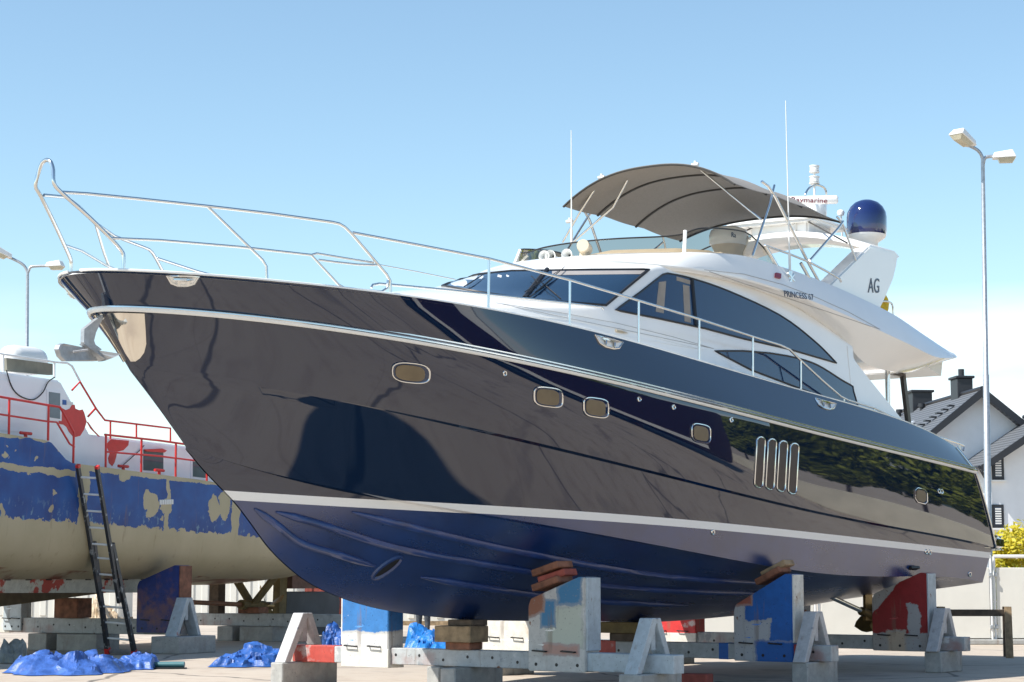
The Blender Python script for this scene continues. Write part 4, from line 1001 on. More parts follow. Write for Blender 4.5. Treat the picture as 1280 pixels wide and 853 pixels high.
# ================================================================== WORKBOAT in mid repair, behind on the left
WO = gpt(90, 813); WTH = R(26)
W = Frame(Vector((WO.x, WO.y, 0)), WTH, 0)
WM = Matrix(((-W.A.x, W.P.x, 0, WO.x), (-W.A.y, W.P.y, 0, WO.y), (0, 0, 1, 0), (0, 0, 0, 1))); WI = WM.inverted()
wb = thing('workboat', 'blue and beige workboat with scraped hull and red railings, behind the yacht bow', 'boat', M=WM)
def Wl(s, t, u): return Vector((-s, t, u))
def wt_(x, y, t): s, tt, u = W.on_t(x, y, t); return Wl(s, t, u)
def wb_hull():
    m, nt, b = nodes('scraped_hull_paint'); L = nt.links; b.inputs['Roughness'].default_value = .5
    tc = N(nt, 'ShaderNodeTexCoord'); sp = N(nt, 'ShaderNodeSeparateXYZ'); L.new(tc.outputs['Object'], sp.inputs[0])
    def M2(op, a, b_=None, c=None):
        n = N(nt, 'ShaderNodeMath', operation=op)
        for i, v in enumerate((a, b_, c)):
            if v is None: continue
            if isinstance(v, (int, float)): n.inputs[i].default_value = v
            else: L.new(v, n.inputs[i])
        return n.outputs[0]
    nz = noise(nt, 1.7, 5, 2); nf = noise(nt, 6, 6, 3, rough=.65)
    zt = M2('MULTIPLY_ADD', sp.outputs[0], -.024, sp.outputs[2])           # follows the sheer
    zw = M2('ADD', zt, M2('MULTIPLY_ADD', nz, .30, -.15)); zf = M2('ADD', zt, M2('MULTIPLY_ADD', nf, .35, -.175))
    blue = M2('GREATER_THAN', zf, 2.545)
    top = M2('GREATER_THAN', M2('ADD', zt, M2('MULTIPLY_ADD', nf, .12, -.06)), 3.56)
    fwd = M2('GREATER_THAN', sp.outputs[0], 3.2)
    band = M2('LESS_THAN', M2('ABSOLUTE', M2('ADD', zw, -3.47)), .065)
    upper = M2('LESS_THAN', zw, 4.02)
    topmask = M2('ADD', M2('MULTIPLY', top, M2('SUBTRACT', 1, fwd)), M2('MULTIPLY', fwd, M2('ADD', band, M2('SUBTRACT', 1, upper))))
    bare = topmask
    for c, w_ in ((2.93, .17), (.1, .07), (-2.42, .13), (6.2, .06)):
        d = M2('ABSOLUTE', M2('ADD', M2('ADD', sp.outputs[0], -c), M2('MULTIPLY_ADD', nz, .5, -.25)))
        bare = M2('MAXIMUM', bare, M2('LESS_THAN', d, w_))
    mp = N(nt, 'ShaderNodeMapping'); mp.inputs['Scale'].default_value = (1.15, .01, 1.0); L.new(tc.outputs['Object'], mp.inputs[0])
    vo = N(nt, 'ShaderNodeTexVoronoi'); vo.inputs['Scale'].default_value = 1.6; vo.inputs['Randomness'].default_value = 1; dn = N(nt, 'ShaderNodeTexNoise'); dn.inputs['Scale'].default_value = 3.0; dn.inputs['Detail'].default_value = 4; L.new(tc.outputs['Object'], dn.inputs['Vector'])
    dv = N(nt, 'ShaderNodeMix', data_type='VECTOR'); dv.inputs[0].default_value = .32; L.new(mp.outputs[0], dv.inputs[4]); L.new(dn.outputs[1], dv.inputs[5]); L.new(dv.outputs[1], vo.inputs['Vector'])
    sz = M2('MULTIPLY_ADD', noise(nt, 1.1, 2, 12), .9, -.13)
    bare = M2('MAXIMUM', bare, M2('LESS_THAN', M2('ADD', vo.outputs[0], M2('MULTIPLY', nf, .10)), sz))
    vo2 = N(nt, 'ShaderNodeTexVoronoi'); vo2.inputs['Scale'].default_value = 2.7; L.new(dv.outputs[1], vo2.inputs['Vector'])
    sz2 = M2('MULTIPLY_ADD', noise(nt, 1.9, 2, 22), .8, -.24)
    bare = M2('MAXIMUM', bare, M2('LESS_THAN', M2('ADD', vo2.outputs[0], M2('MULTIPLY', nf, .16)), sz2))
    beige = mixc(nt, ramp(nt, noise(nt, 1.2, 5, 7), .3, .7), (.42, .36, .22), (.50, .43, .28))
    bl = mixc(nt, ramp(nt, noise(nt, 1.5, 6, 4), .35, .65), (.004, .045, .22), (.008, .09, .34))
    scr = M2('MULTIPLY', ramp(nt, noise(nt, 9, 6, 8, stretch=(1, .1, .6), rough=.7), .58, .62), ramp(nt, zt, 3.0, 2.5))
    bl = mixc(nt, scr, bl, (.18, .32, .42))
    scr2 = ramp(nt, noise(nt, 5, 6, 18, stretch=(1, .1, .8), rough=.75), .685, .70); bl = mixc(nt, scr2, bl, (.30, .36, .40))
    isb = M2('MULTIPLY', blue, M2('SUBTRACT', 1, M2('MINIMUM', bare, 1.0)))
    c = mixc(nt, isb, beige, bl)
    c = mixc(nt, M2('MULTIPLY', ramp(nt, noise(nt, 7, 5, 25, stretch=(1, 1, .06), rough=.65), .60, .72), .45), c, (.20, .11, .06))
    c = mixc(nt, M2('MULTIPLY', ramp(nt, noise(nt, 1.3, 5, 5), .5, .6), M2('LESS_THAN', zt, 1.62)), c, (.22, .075, .035))
    L.new(c, b.inputs['Base Color']); return m
uSh = interp([-17, -12, -4.15, -3.95, -3.5, -3.3, -2.3, 1.2, 2.5, 3.5, 9.5], [4.9, 4.5, 4.16, 4.12, 3.82, 3.76, 3.73, 3.61, 3.53, 3.47, 3.2])
tSh = interp([-17, -15, -12, -9, -6, 5, 8, 9.5], [.05, .9, 1.8, 2.3, 2.5, 2.5, 2.3, 1.9])
m = MB(); rows = []
ss = [-17, -16, -15, -13.5, -12, -10, -8, -6, -5, -4.15, -3.95, -3.8, -3.65, -3.5, -3.3, -2.3, -1, 0, 1.2, 2.5, 3.5, 5, 6, 7, 8, 8.8, 9.5]
for s in ss:
    t = tSh(s); u = uSh(s); k = sstep(-17, -10, s); rise = .9*sstep(5.5, 9.6, s)
    r_ = [(t, u), (t, lerp(u, 2.5, .5)), (t*lerp(.8, .985, k), 2.5), (t*lerp(.7, .95, k), 2.05+rise*.3), (t*lerp(.55, .86, k), 1.74+rise*.4), (t*lerp(.4, .66, k), 1.52+rise*.6), (t*.35, 1.43+rise*.8), (.15*min(1, t), 1.36+rise)]
    row = [Wl(s, a, b) for a, b in r_]; rows.append(row+[Vector((p.x, -p.y, p.z)) for p in row[::-1]])
m.grid(rows); m.add(rows[-1], [tuple(range(16))]); m.add(rows[0], [tuple(range(16))]); m.build('hull', wb_hull(), wb, smooth=40)
m = MB(); m.grid([[r[0]+Vector((0, -.03, -.10)), r[-1]+Vector((0, .03, -.10))] for r in rows]); m.build('deck', mat('grey_deck_paint', (.25, .26, .27), .7), wb)
MT['wbw'] = mat('white_house_paint', (.86, .86, .88), .4, var=.025, scale=2)
MT['wbred'] = mat('red_railing_paint', (.62, .03, .025), .4, var=.08)
# box keel and bilge strip
m = MB(); m.prism([Wl(-14, .22, 1.5), Wl(3.4, .22, 1.5), Wl(1.0, .22, 1.22), Wl(-3, .22, .93), Wl(-13, .22, .93)], (0, -.44, 0)); m.build('keel', mat('olive_keel_paint', (.16, .13, .08), .7, var=.2), wb)
m = MB(); m.prism([Wl(-12, 1.55, 1.60), Wl(.6, 1.55, 1.52), Wl(1.2, 1.5, 1.42), Wl(.4, 1.45, 1.22), Wl(-12, 1.45, 1.30)], (0, -.12, 0)); q = m.mirror()
MT['strip'] = paint('pale_primer_with_red_patches', (.50, .50, .43), [((.42, .07, .05), 1.1, .53, 6, .015)], .6)
m.build('bilge_keel', MT['strip'], wb); q.build('bilge_keel', MT['strip'], wb)
m = MB()
for k in range(9):
    s = -4.6+k*.62; m.box(Wl(s, 1.552, 1.515), (.16, .02, .055))
for k in (0,): pass
m.build('limber_holes', MT['gasket'], wb)
# wheelhouse
m = MB(); T1 = 2.0
po = [(-10.5, 3.6), (-10.0, 5.5), (-3.08, 5.42), (-1.55, 3.84), (-1.5, 3.55)]
m.prism([Wl(s, T1, u) for s, u in po], (0, -2*T1, 0)); bmesh.ops.bevel(m.bm, geom=m.bm.edges[:], offset=.05, segments=2, affect='EDGES'); WHB = None
m.build('wheelhouse', MT['wbw'], wb, smooth=30)
def wpatch(pxs, t, name, mt, th=.02, out=.012, parent=None, bev=0):
    c = [wt_(x, y, t)+Vector((0, out, 0)) for x, y in pxs]; m = MB(); m.prism(c, (0, -th, 0)); return m.build(name, MT[mt] if isinstance(mt, str) else mt, parent or wb)
m = MB(); m.prism([Wl(s, 1.95, u) for s, u in ((-2.2, 3.5), (-2.2, 4.42), (7.0, 4.30), (7.0, 3.2))], (0, -3.9, 0)); bmesh.ops.bevel(m.bm, geom=m.bm.edges[:], offset=.05, segments=2, affect='EDGES'); m.build('aft_deckhouse', MT['wbw'], wb, smooth=30)
wgl = mat('grey_window_glass', (.10, .14, .17), .1, var=.2, scale=2)
for pxs, t in (([(60, 490), (74, 492), (74, 524), (60, 522)], T1), ([(178, 562), (203, 565), (203, 590), (178, 588)], 1.95), ([(240, 577), (258, 579), (258, 598), (240, 596)], 1.95)):
    big = [(x+(2 if i in (1, 2) else -2), y+(2.5 if i > 1 else -2.5)) for i, (x, y) in enumerate(pxs)]
    o = wpatch(big, t, 'window', 'wbw', .03, .02); wpatch(pxs, t, 'pane', wgl, .03, .026, o)
wpatch([(-6, 474), (36, 478), (38.5, 482), (38, 541), (-6, 538)], T1, 'door', 'wbw', .03, .016)
wpatch([(78, 500), (82.5, 500.5), (82.5, 506.5), (78, 506)], T1, 'notice', mat('blue_notice', (.02, .10, .35), .4, var=0), .02, .012)
wpatch([(83.5, 502), (91, 503), (91, 506.5), (83.5, 505.8)], T1, 'notice', 'white_plastic', .02, .012)
wpatch([(178, 562), (200, 561), (206, 563.5), (203, 566), (180, 564.5)], 1.95, 'window_visor', 'wbred', .05, .06)
P1 = [(75, 509), (82, 513), (87, 511), (90, 506), (93, 506), (94, 511), (99, 513), (103, 512), (105, 516), (108, 527), (107, 531), (105, 537), (100, 545), (92, 547), (86, 540), (83, 534), (79, 531), (73, 530)]
P2 = [(9, 502), (12, 500), (18, 499), (20, 492), (23, 489), (27, 491), (27, 495), (24, 499), (23, 510), (18, 509), (15, 515), (11, 512)]
P3 = [(132, 556), (139, 549), (148, 550), (161, 551), (160, 557), (154, 563), (146, 565), (145, 571), (143, 578), (140, 583), (136, 579), (135, 573), (137, 567)]
P4 = [(108, 527), (110, 528), (117, 538), (125, 546), (123, 546), (113, 536)]
for p_, t in ((P1, T1), (P2, T1), (P3, 1.95), (P4, T1)): wpatch(p_, t, 'primer_patch', 'wbred', .012, .008)
# roof gear
m = MB(); a, b = wt_(5, 445, 1.1), wt_(52, 450, 1.1)
pr = [(0, 0), (.16, .02), (.26, .12), (.29, .3), (.29, (b-a).length-.3), (.26, (b-a).length-.12), (.16, (b-a).length-.02), (0, (b-a).length)]
m.lathe(pr, a+Vector((0, 0, -.05)), 20, (b-a).to_track_quat('Z', 'Y').to_matrix().to_4x4()); m.build('liferaft_canister', MT['white_plastic'], wb, smooth=50)
m = wpatch([(8, 447.5), (66, 455), (66, 469), (9, 464)], 1.7, 'nameboard', mat('olive_grey_board', (.19, .18, .14), .6, var=.25, scale=3), .12, 0)
def wtube(pxs, t, r, name, mt, n=0):
    m = MB(); p = [wt_(q[0], q[1], q[2] if len(q) > 2 else t) for q in pxs]; m.tube(catmull(p, n) if n else p, r, 8); return m.build(name, MT[mt], wb, smooth=50)
wtube([(-3, 442), (30, 447), (70, 453), (84, 454), (90, 458), (100, 477)], 1.85, .022, 'roof_rail', 'white_plastic')
for x, y0, y1 in ((4, 443, 470), (68, 453, 473), (36, 448, 449)): wtube([(x, y0), (x, y1)], 1.85, .022, 'rail_post', 'white_plastic')
wtube([(8, 463), (14, 482), (22, 493), (34, 499), (44, 499), (54, 490), (60, 478), (68, 472)], T1+.03, .012, 'loose_cable', 'black', 4)
RT = 2.42
wtube([(-4, 495.5), (62, 507), (75, 509), (92, 540), (92.5, 545)], RT, .023, 'railing', 'wbred')
wtube([(-4, 517.5), (59, 527), (71, 528), (87, 555), (93, 559)], RT, .019, 'railing', 'wbred')
for x, y0, y1 in ((11, 498, 545), (60, 507, 551), (91.5, 540, 582)): wtube([(x+.8, y0), (x, y1)], RT, .023, 'railing_post', 'wbred')
wtube([(90, 488), (100, 477.5), (120, 511), (131, 525.5), (200, 534), (213, 535.5), (213, 552)], 1.98, .021, 'upper_railing', 'wbred')
wtube([(120, 510), (110, 521)], 1.98, .022, 'upper_railing', 'wbred')
for x, y0, y1 in ((138, 526, 549), (170.5, 530, 549)): wtube([(x, y0), (x, y1)], 1.98, .02, 'railing_post', 'wbred')
wtube([(131, 543.5), (200, 551), (228, 555), (262, 558.5), (300, 563)], RT, .023, 'railing', 'wbred')
wtube([(133, 565), (200, 570.5), (244, 576), (300, 583)], RT, .019, 'railing', 'wbred')
for x, y0, y1 in ((132.5, 543, 587), (177, 548.5, 592), (220, 554, 597), (259, 558, 602)): wtube([(x, y0), (x-.5, y1)], RT, .023, 'railing_post', 'wbred')
for x, y in ((32, 547), (154, 588), (199, 593)):
    m = MB(); p = wt_(x, y, 2.35); m.tube([p+Vector((0, 0, -.05)), p+Vector((0, 0, .10))], .035, 8); m.tube([p+Vector((-.16, 0, .08)), p+Vector((.16, 0, .08))], .03, 8); m.build('bollard', MT['wbred'], wb, smooth=50)
wtube([(150, 585), (176, 562), (180, 557)], 1.98, .01, 'mooring_line', 'black')
# outlet grille
m = MB()
for k in range(6): p = wt_(200.5+k*2.9, 628-.1*k, 2.51); m.box(p, (.06, .03, .10))
m.build('outlet_grille', MT['white_plastic'], wb)
# stern gear
m = MB(); m.tube([Wl(2.8, 0, 1.02), Wl(7.2, 0, .85)], .055, 10); m.build('propeller_shaft', mat('rusty_shaft', (.22, .10, .05), .6, var=.3), wb, smooth=50)
m = MB()
for sg in (-1, 1): m.prism([Wl(6.7, .05*sg, .9), Wl(7.0, .05*sg, .9), Wl(7.1, .75*sg, 1.75), Wl(6.8, .75*sg, 1.75)], (0, .08, 0))
m.tube([Wl(6.4, 0, .88), Wl(7.4, 0, .84)], .12, 12); m.build('shaft_bracket', MT['olive'], wb)
m = MB()
for k in range(4):
    a0 = k*pi/2+.4; hub = Wl(7.55, 0, .84)
    m.grid([[hub+Vector((-.1*q, r_*cos(a0+q*.35*(1-r_)), r_*sin(a0+q*.35*(1-r_)))) for q in (-1, 0, 1)] for r_ in (.08, .25, .42, .52)])
m.tube([Wl(7.4, 0, .84), Wl(7.75, 0, .83)], .1, 12); m.build('propeller', MT['brass'], wb, smooth=50)
m = MB(); m.prism([Wl(8.0, .1, 1.75), Wl(8.35, .1, 1.85), Wl(8.25, .1, -.0+.12), Wl(7.95, .1, .12)], (0, -.2, 0)); m.build('skeg_post', MT['olive'], wb)
m = MB(); m.prism([Wl(8.4, .05, 1.18), Wl(10.9, .05, 1.16), Wl(11.0, .05, .9), Wl(10.9, .05, .05), Wl(8.3, .05, .05)], (0, -.10, 0)); bmesh.ops.bevel(m.bm, geom=m.bm.edges[:], offset=.02, segments=1, affect='EDGES')
m.build('rudder', mat('slate_rudder_paint', (.055, .065, .075), .7, var=.25, scale=1.5), wb)
m = MB(); m.prism([Wl(8.4, .2, 1.75), Wl(9.9, .2, 2.2), Wl(9.9, .2, 1.25), Wl(8.4, .2, 1.25)], (0, -.4, 0)); m.build('stern_fin', mat('brown_primer', (.16, .09, .07), .8, var=.25), wb)

# cradles under the workboat
WRZ = atan2(W.P.y, W.P.x)
def wl(s, t, z=0): p = W.w(s, t, 0); p.z = z; return p
d1, d2 = wl(0, 0), wl(6.8, 0)
cradle_beam(d1, WRZ, -3.6, 2.9, .36, .68, 'long grey cradle beam under the workboat, behind the black ladder', ['beam', (-3.62, -1.6, 'ch_pale')])
cradle_beam(d2, WRZ, -1.6, 3.0, .36, .66, 'brownish cradle beam under the workboat stern', ['beam'])
stand(wl(0, 2.35), WRZ, 1, 1.05, .40, 1.40, 1.78, 'ch_purple', 'worn blue and brown support under the workboat, right of the ladder', .45, 'timber')
stand(wl(0, -1.5), WRZ, -1, .5, .40, 1.05, 1.3, 'beam_blue', 'grey upright seen below the workboat keel')
stand(wl(6.8, -2.3), WRZ, -1, .8, .36, 1.05, 1.5, 'ch_rw', 'red and white support beyond the workboat propeller shaft', .34, 'ch_pale', 'ch_pale')
aframe(wl(-.25, 3.05), WRZ+pi/2, .35, .78, 'blue streaked prop on a pale block, right of the black ladder', 1, 'beam_blue', .26)
block('concrete_block', 'pale concrete block carrying the prop right of the black ladder', 'concrete block', wl(-.25, 3.05), (.7, 1.3, .35), WRZ, 'concrete', grp)
block('concrete_block', 'narrow dark concrete block under the workboat, left of the wider one', 'concrete block', wl(0, -.62), (.5, .8, .355), WRZ, 'concrete', grp)
block('concrete_block', 'wide concrete block under the workboat beam, left of the ladder', 'concrete block', wl(0, .42), (1.05, .8, .355), WRZ, 'concrete', grp)
block('concrete_block', 'narrow concrete block under the workboat stern beam', 'concrete block', wl(6.8, -.45), (.45, .8, .355), WRZ, 'concrete', grp)
block('concrete_block', 'wide concrete block under the workboat stern beam', 'concrete block', wl(6.8, .45), (.95, .8, .355), WRZ, 'concrete', grp)
timber(wl(0, 0, .684), WRZ, (.62, .5, .42), 'timber', 'dark red keel timber stack under the workboat')
timber(wl(6.8, .1, .664), WRZ, (.6, .45, .15), 'timber', 'flat dark red timber on the workboat stern beam')
timber(wl(6.2, -.55, .664), WRZ, (.28, .3, .85), 'timber_dark', 'upright brown post under the workboat stern')

# ladder leaning on the workboat
bl, br_ = gpt(135.5, 818), gpt(168.5, 818.5); tl, trr = WM @ wt_(103, 582, 2.85), WM @ wt_(122.5, 582.5, 2.85)
lx = (br_-bl).normalized(); up = (((tl+trr)-(bl+br_))/2); Ln = up.length; up = up.normalized(); nz_ = lx.cross(up).normalized(); lx = up.cross(nz_)
LM = Matrix(((lx.x, up.x, nz_.x, (bl.x+br_.x)/2), (lx.y, up.y, nz_.y, (bl.y+br_.y)/2), (lx.z, up.z, nz_.z, 0), (0, 0, 0, 1)))
lad = thing('extension_ladder', 'black two-section extension ladder leaning against the blue workboat', 'ladder', M=LM)
wb_, wtp = (br_-bl).length/2, .21
for sg in (-1, 1):
    m = MB(); m.prism([Vector((sg*wb_-.04, 0.12, -.045)), Vector((sg*wb_+.04, .12, -.045)), Vector((sg*(wb_-.1)+.035, Ln*.60, -.045)), Vector((sg*(wb_-.1)-.035, Ln*.60, -.045))], (0, 0, .10)); m.build('stile', MT['ladder_black'], lad)
    m = MB(); m.prism([Vector((sg*(wb_-.09)-.032, Ln*.30, .065)), Vector((sg*(wb_-.09)+.032, Ln*.30, .065)), Vector((sg*wtp+.03, Ln, .065)), Vector((sg*wtp-.03, Ln, .065))], (0, 0, .09)); m.build('stile', MT['ladder_black'], lad)
    m = MB(); m.box((sg*wtp, Ln+.02, .1), (.07, .06, .09)); m.build('end_cap', MT['wbred'], lad)
    m = MB(); m.box((sg*wb_, .06, .01), (.09, .13, .11)); m.build('rubber_foot', MT['wbred'], lad)
for k in range(13):
    y = .35+k*.36
    if y > Ln-.15: break
    hw = lerp(wb_, wtp, y/Ln); z = 0.0 if y < Ln*.58 else .10
    m = MB(); m.tube([Vector((-hw, y, z)), Vector((hw, y, z))], .022, 8); m.build('rung', MT['white_plastic'], lad, smooth=50)
m = MB(); m.box((0, .05, -.02), (2*wb_+.5, .06, .08)); m.build('base_bar', MT['galv'], lad)

# ================================================================== tarpaulins and clutter on the ground
def tarp(name, label, x0, x1, yb, depth, hgt, mt, seed, px_h=None, cat='tarpaulin', grp='crumpled tarpaulins', folds=1.0):
    """a thin sheet thrown down in creases: ridged folds over a few loose heaps, ragged outline"""
    rnd = random.Random(seed); a = gpt(x0, yb); b = gpt(x1, yb); Ln = (b-a).length; c = (a+b)/2; c.y += depth/2
    heaps = [(rnd.uniform(-.42, .42)*Ln, rnd.uniform(-.25, .3)*depth, rnd.uniform(.14, .30)*max(Ln, depth)**.8, rnd.uniform(.45, 1.0)) for k in range(max(3, int(Ln*2.6)))]
    seeds = [(rnd.uniform(-.5, .5)*Ln, rnd.uniform(-.5, .5)*depth, rnd.uniform(-.5, .5), rnd.uniform(-.5, .5), rnd.uniform(0, .08)) for k in range(int(26+Ln*20))]
    nx, ny = int(60+Ln*26), 60; rows = []
    for i in range(nx+1):
        r_ = []
        for j in range(ny+1):
            X = (i/nx-.5)*2; Yq = (j/ny-.5)*2
            ang = atan2(Yq, X); edge = 1-.10*sin(3*ang+seed)-.08*sin(7*ang+2*seed)-.05*sin(13*ang+seed)
            k = max(abs(X), abs(Yq)); rr = sqrt(X*X+Yq*Yq); sh = (k/max(rr, 1e-6))**.6 if rr > 1e-6 else 1
            px, py = X*edge*sh*Ln/2, Yq*edge*sh*depth/2
            env = min(1, (1-k)*4.5); env = env*env*(3-2*env)
            z = 0
            for hx, hy, hr, hh in heaps:
                d2 = ((px-hx)**2+(py-hy)**2)/(hr*hr); z = max(z, hh*exp(-d2*1.1))
            # facets: height of the nearest two crumple cells -> sharp ridges between flat planes
            best = sorted(((px-q[0])**2+(py-q[1])**2, q) for q in seeds)[:2]
            q = best[0][1]; pl = q[2]*(px-q[0])+q[3]*(py-q[1])+q[4]
            rid = (sqrt(best[1][0])-sqrt(best[0][0]))
            z = hgt*(.10+.80*z)*env+(pl*.9-.05*min(1, rid*7))*env*min(1, hgt*2.2)+.05*env
            r_.append(Vector((px, py, max(.006, .012+z))))
        rows.append(r_)
    m = MB(); m.grid(rows); bmesh.ops.smooth_vert(m.bm, verts=m.bm.verts, factor=.25, use_axis_x=True, use_axis_y=True, use_axis_z=True)
    o = m.build(name, MT[mt], None, smooth=24); o.location = c
    return tag(o, label, cat, grp)
tarp('tarpaulin', 'long royal blue tarpaulin heaped on the ground below the workboat', -14, 142, 845, 2.4, .33, 'tarp', 3)
tarp('tarpaulin', 'small shiny pale blue tarpaulin heap at the foot of the ladder', 141, 191, 838, 1.3, .26, 'tarp', 8)
tarp('tarpaulin', 'crumpled dark blue tarpaulin lying between the two boats', 258, 348, 835, 1.6, .36, 'tarp2', 5)
tarp('tarpaulin', 'dark blue tarpaulin bunched behind the pale prop', 398, 436, 812, 1.4, .55, 'tarp2', 13)
tarp('tarpaulin', 'bright sky blue tarpaulin heaped behind the yacht keel timber', 504, 566, 813, 1.8, .62, 'tarp3', 21)
tarp('rag_heap', 'grey cloth bundle lying on the long blue tarpaulin', -6, 28, 830, .6, .62, 'rag', 17, cat='cloth', grp=None)
tarp('tan_cover', 'tan canvas cover heaped behind the ladder', 104, 150, 790, 2.5, 1.2, 'tarp_tan', 31, cat='cover', grp=None, folds=.6)
t = thing('pipe_bundle', 'teal pipe with a black mat lying on the ground by the blue tarpaulin', 'pipe', gpt(210, 836))
m = MB(); m.tube([Vector((-.33, .05, .06)), Vector((.28, 0, .07))], .05, 10); m.build('pipe', mat('teal_plastic', (.05, .16, .18), .45), t, smooth=50)
m = MB(); m.box((-.05, -.1, .012), (.75, .2, .02)); m.build('mat', MT['black'], t)
o = timber(gpt(838, 858, 0)+Vector((0, .3, 0)), .1, (.3, .3, .03), 'timber_pale', 'thin board lying on the ground in the foreground shade')

# person standing behind the yacht (skin modifier body)
def person(loc_, rz):
    root = thing('person', 'person in grey jeans standing behind the yacht keel, seen only from the legs', 'person', loc_, rz)
    J = {'pelvis': (0, 0, .95, .15), 'waist': (0, .01, 1.12, .135), 'chest': (0, .0, 1.32, .16), 'neck0': (0, .01, 1.47, .075), 'neck': (0, 0, 1.53, .058), 'head': (0, -.02, 1.63, .095), 'crown': (0, -.01, 1.71, .085)}
    E_ = [('pelvis', 'waist'), ('waist', 'chest'), ('chest', 'neck0'), ('neck0', 'neck'), ('neck', 'head'), ('head', 'crown')]
    for sg, n in ((-1, 'l'), (1, 'r')):
        J.update({n+'hip': (sg*.10, 0, .88, .105), n+'kn': (sg*.115, -.015, .50, .068), n+'an': (sg*.12, .02, .10, .05), n+'toe': (sg*.14, -.13, .05, .045),
                  n+'sh': (sg*.19, 0, 1.41, .075), n+'el': (sg*.26, .02, 1.13, .05), n+'wr': (sg*.25, -.08, .90, .035), n+'pa': (sg*.245, -.10, .82, .036)})
        E_ += [('pelvis', n+'hip'), (n+'hip', n+'kn'), (n+'kn', n+'an'), (n+'an', n+'toe'), ('chest', n+'sh'), (n+'sh', n+'el'), (n+'el', n+'wr'), (n+'wr', n+'pa')]
        for k in range(4):
            J[n+'f%d' % k] = (sg*(.225+.018*k), -.105-.01*k, .73-.008*abs(k-1), .010); E_.append((n+'pa', n+'f%d' % k))
        J[n+'th'] = (sg*.215, -.15, .80, .011); E_.append((n+'pa', n+'th'))
    nm = list(J); me = bpy.data.meshes.new('body'); me.from_pydata([J[k][:3] for k in nm], [(nm.index(a), nm.index(b)) for a, b in E_], [])
    o = bpy.data.objects.new('tmpbody', me); col.objects.link(o); sk = o.modifiers.new('k', 'SKIN'); o.modifiers.new('s', 'SUBSURF').levels = 2
    for i, k in enumerate(nm): me.skin_vertices[0].data[i].radius = (J[k][3], J[k][3]*(.8 if k in ('chest', 'waist', 'pelvis') else 1))
    me.skin_vertices[0].data[0].use_root = True
    dg = bpy.context.evaluated_depsgraph_get(); dg.update(); m2 = bpy.data.meshes.new_from_object(o.evaluated_get(dg)); bpy.data.objects.remove(o)
    for mm in ('skin', 'denim', 'shirt', 'black'): m2.materials.append(MT[mm])
    for p in m2.polygons:
        c = p.center
        p.material_index = 3 if c.z < .11 else 1 if (c.z < .98 and abs(c.x) < .205) else 2 if (c.z < 1.49 and c.z > .98) else 0
        p.use_smooth = True
    b = bpy.data.objects.new('body', m2); col.objects.link(b); b.parent = root
    m = MB(); m.lathe([(0, .115), (.06, .10), (.098, .05), (.108, -.01), (.10, -.06)], (0, .005, 1.665), 16); m.build('hair', mat('brown_hair', (.05, .03, .02), .8), root, smooth=60)
    m = MB()
    for sg in (-1, 1): m.lathe([(0, .012), (.011, .006), (.012, 0), (0, -.012)], (sg*.034, -.112, 1.645), 8)
    m.build('eyes', MT['gasket'], root, smooth=60)
    m = MB(); m.prism([Vector((-.014, -.105, 1.60)), Vector((.014, -.105, 1.60)), Vector((0, -.112, 1.645))], (0, -.022, -.004)); m.build('nose', MT['skin'], root)
    m = MB(); m.box((0, -.112, 1.572), (.045, .008, .010)); m.build('mouth', mat('lips', (.35, .13, .1), .5, var=0), root)
    for sg in (-1, 1): m = MB(); m.box((sg*.1, .0, 1.63), (.015, .035, .06), None, .006); m.build('ear', MT['skin'], root)
person(Vector((-2.05, 46.5, 0)), R(150))

# ================================================================== fence, sawhorse, containers
FY = 46.6
def panel(x0, x1, lab, gate=False):
    t = thing('fence_panel', lab, 'fence', ((x0+x1)/2, FY, 0), R(-2), 'white fence panels'); w = x1-x0
    m = MB(); m.box((0, 0, .95), (w-.14, .05, 1.62), None, .01); m.build('sheet', MT['fence_white'], t)
    m = MB(); zt = 2.02
    for s in (-1, 1): m.tube([Vector((s*(w/2-.03), 0, 0)), Vector((s*(w/2-.03), 0, zt))], .03, 8)
    m.tube([Vector((-w/2+.03, 0, zt)), Vector((w/2-.03, 0, zt))], .04, 8)
    m.build('frame', MT['white_plastic'], t, smooth=50)
    m = MB(); m.tube([Vector((-w/2+.03, 0, .11)), Vector((w/2-.03, 0, .11))], .03, 8); m.build('bottom_rail', MT['black'], t, smooth=50)
    for s in (-1, 1):
        for z in (.4, 1.6): m = MB(); m.box((s*(w/2-.05), -.04, z), (.07, .05, .09), None, .01); m.build('hinge', MT['galv'], t)
xs = [4.0, 5.35, 7.05, 8.45, 11.12, 13.9, 16.6]; labs = ['leftmost white fence panel, seen under the yacht keel', 'white fence panel seen left of the bronze propeller', 'white fence panel behind the yacht stern gear', 'white fence panel left of the sawhorse, below the swim platform', 'white fence panel right of the lamp post', 'white fence panel beyond the right edge']
labs = ['leftmost white fence panel, glimpsed under the yacht keel', 'second white fence panel from the left, glimpsed under the keel', 'white fence panel behind the yacht propeller', 'wide white fence panel behind the wooden sawhorse', 'white fence panel below the yellow green bush', 'white fence panel just outside the right edge']
for i in range(5): panel(xs[i]+.02, xs[i+1]-.02, labs[i])
k = MB(); k.box((9, FY+.1, .06), (16, .5, .12), None, .02); o = k.build('kerb', MT['concrete']); o['kind'] = 'structure'
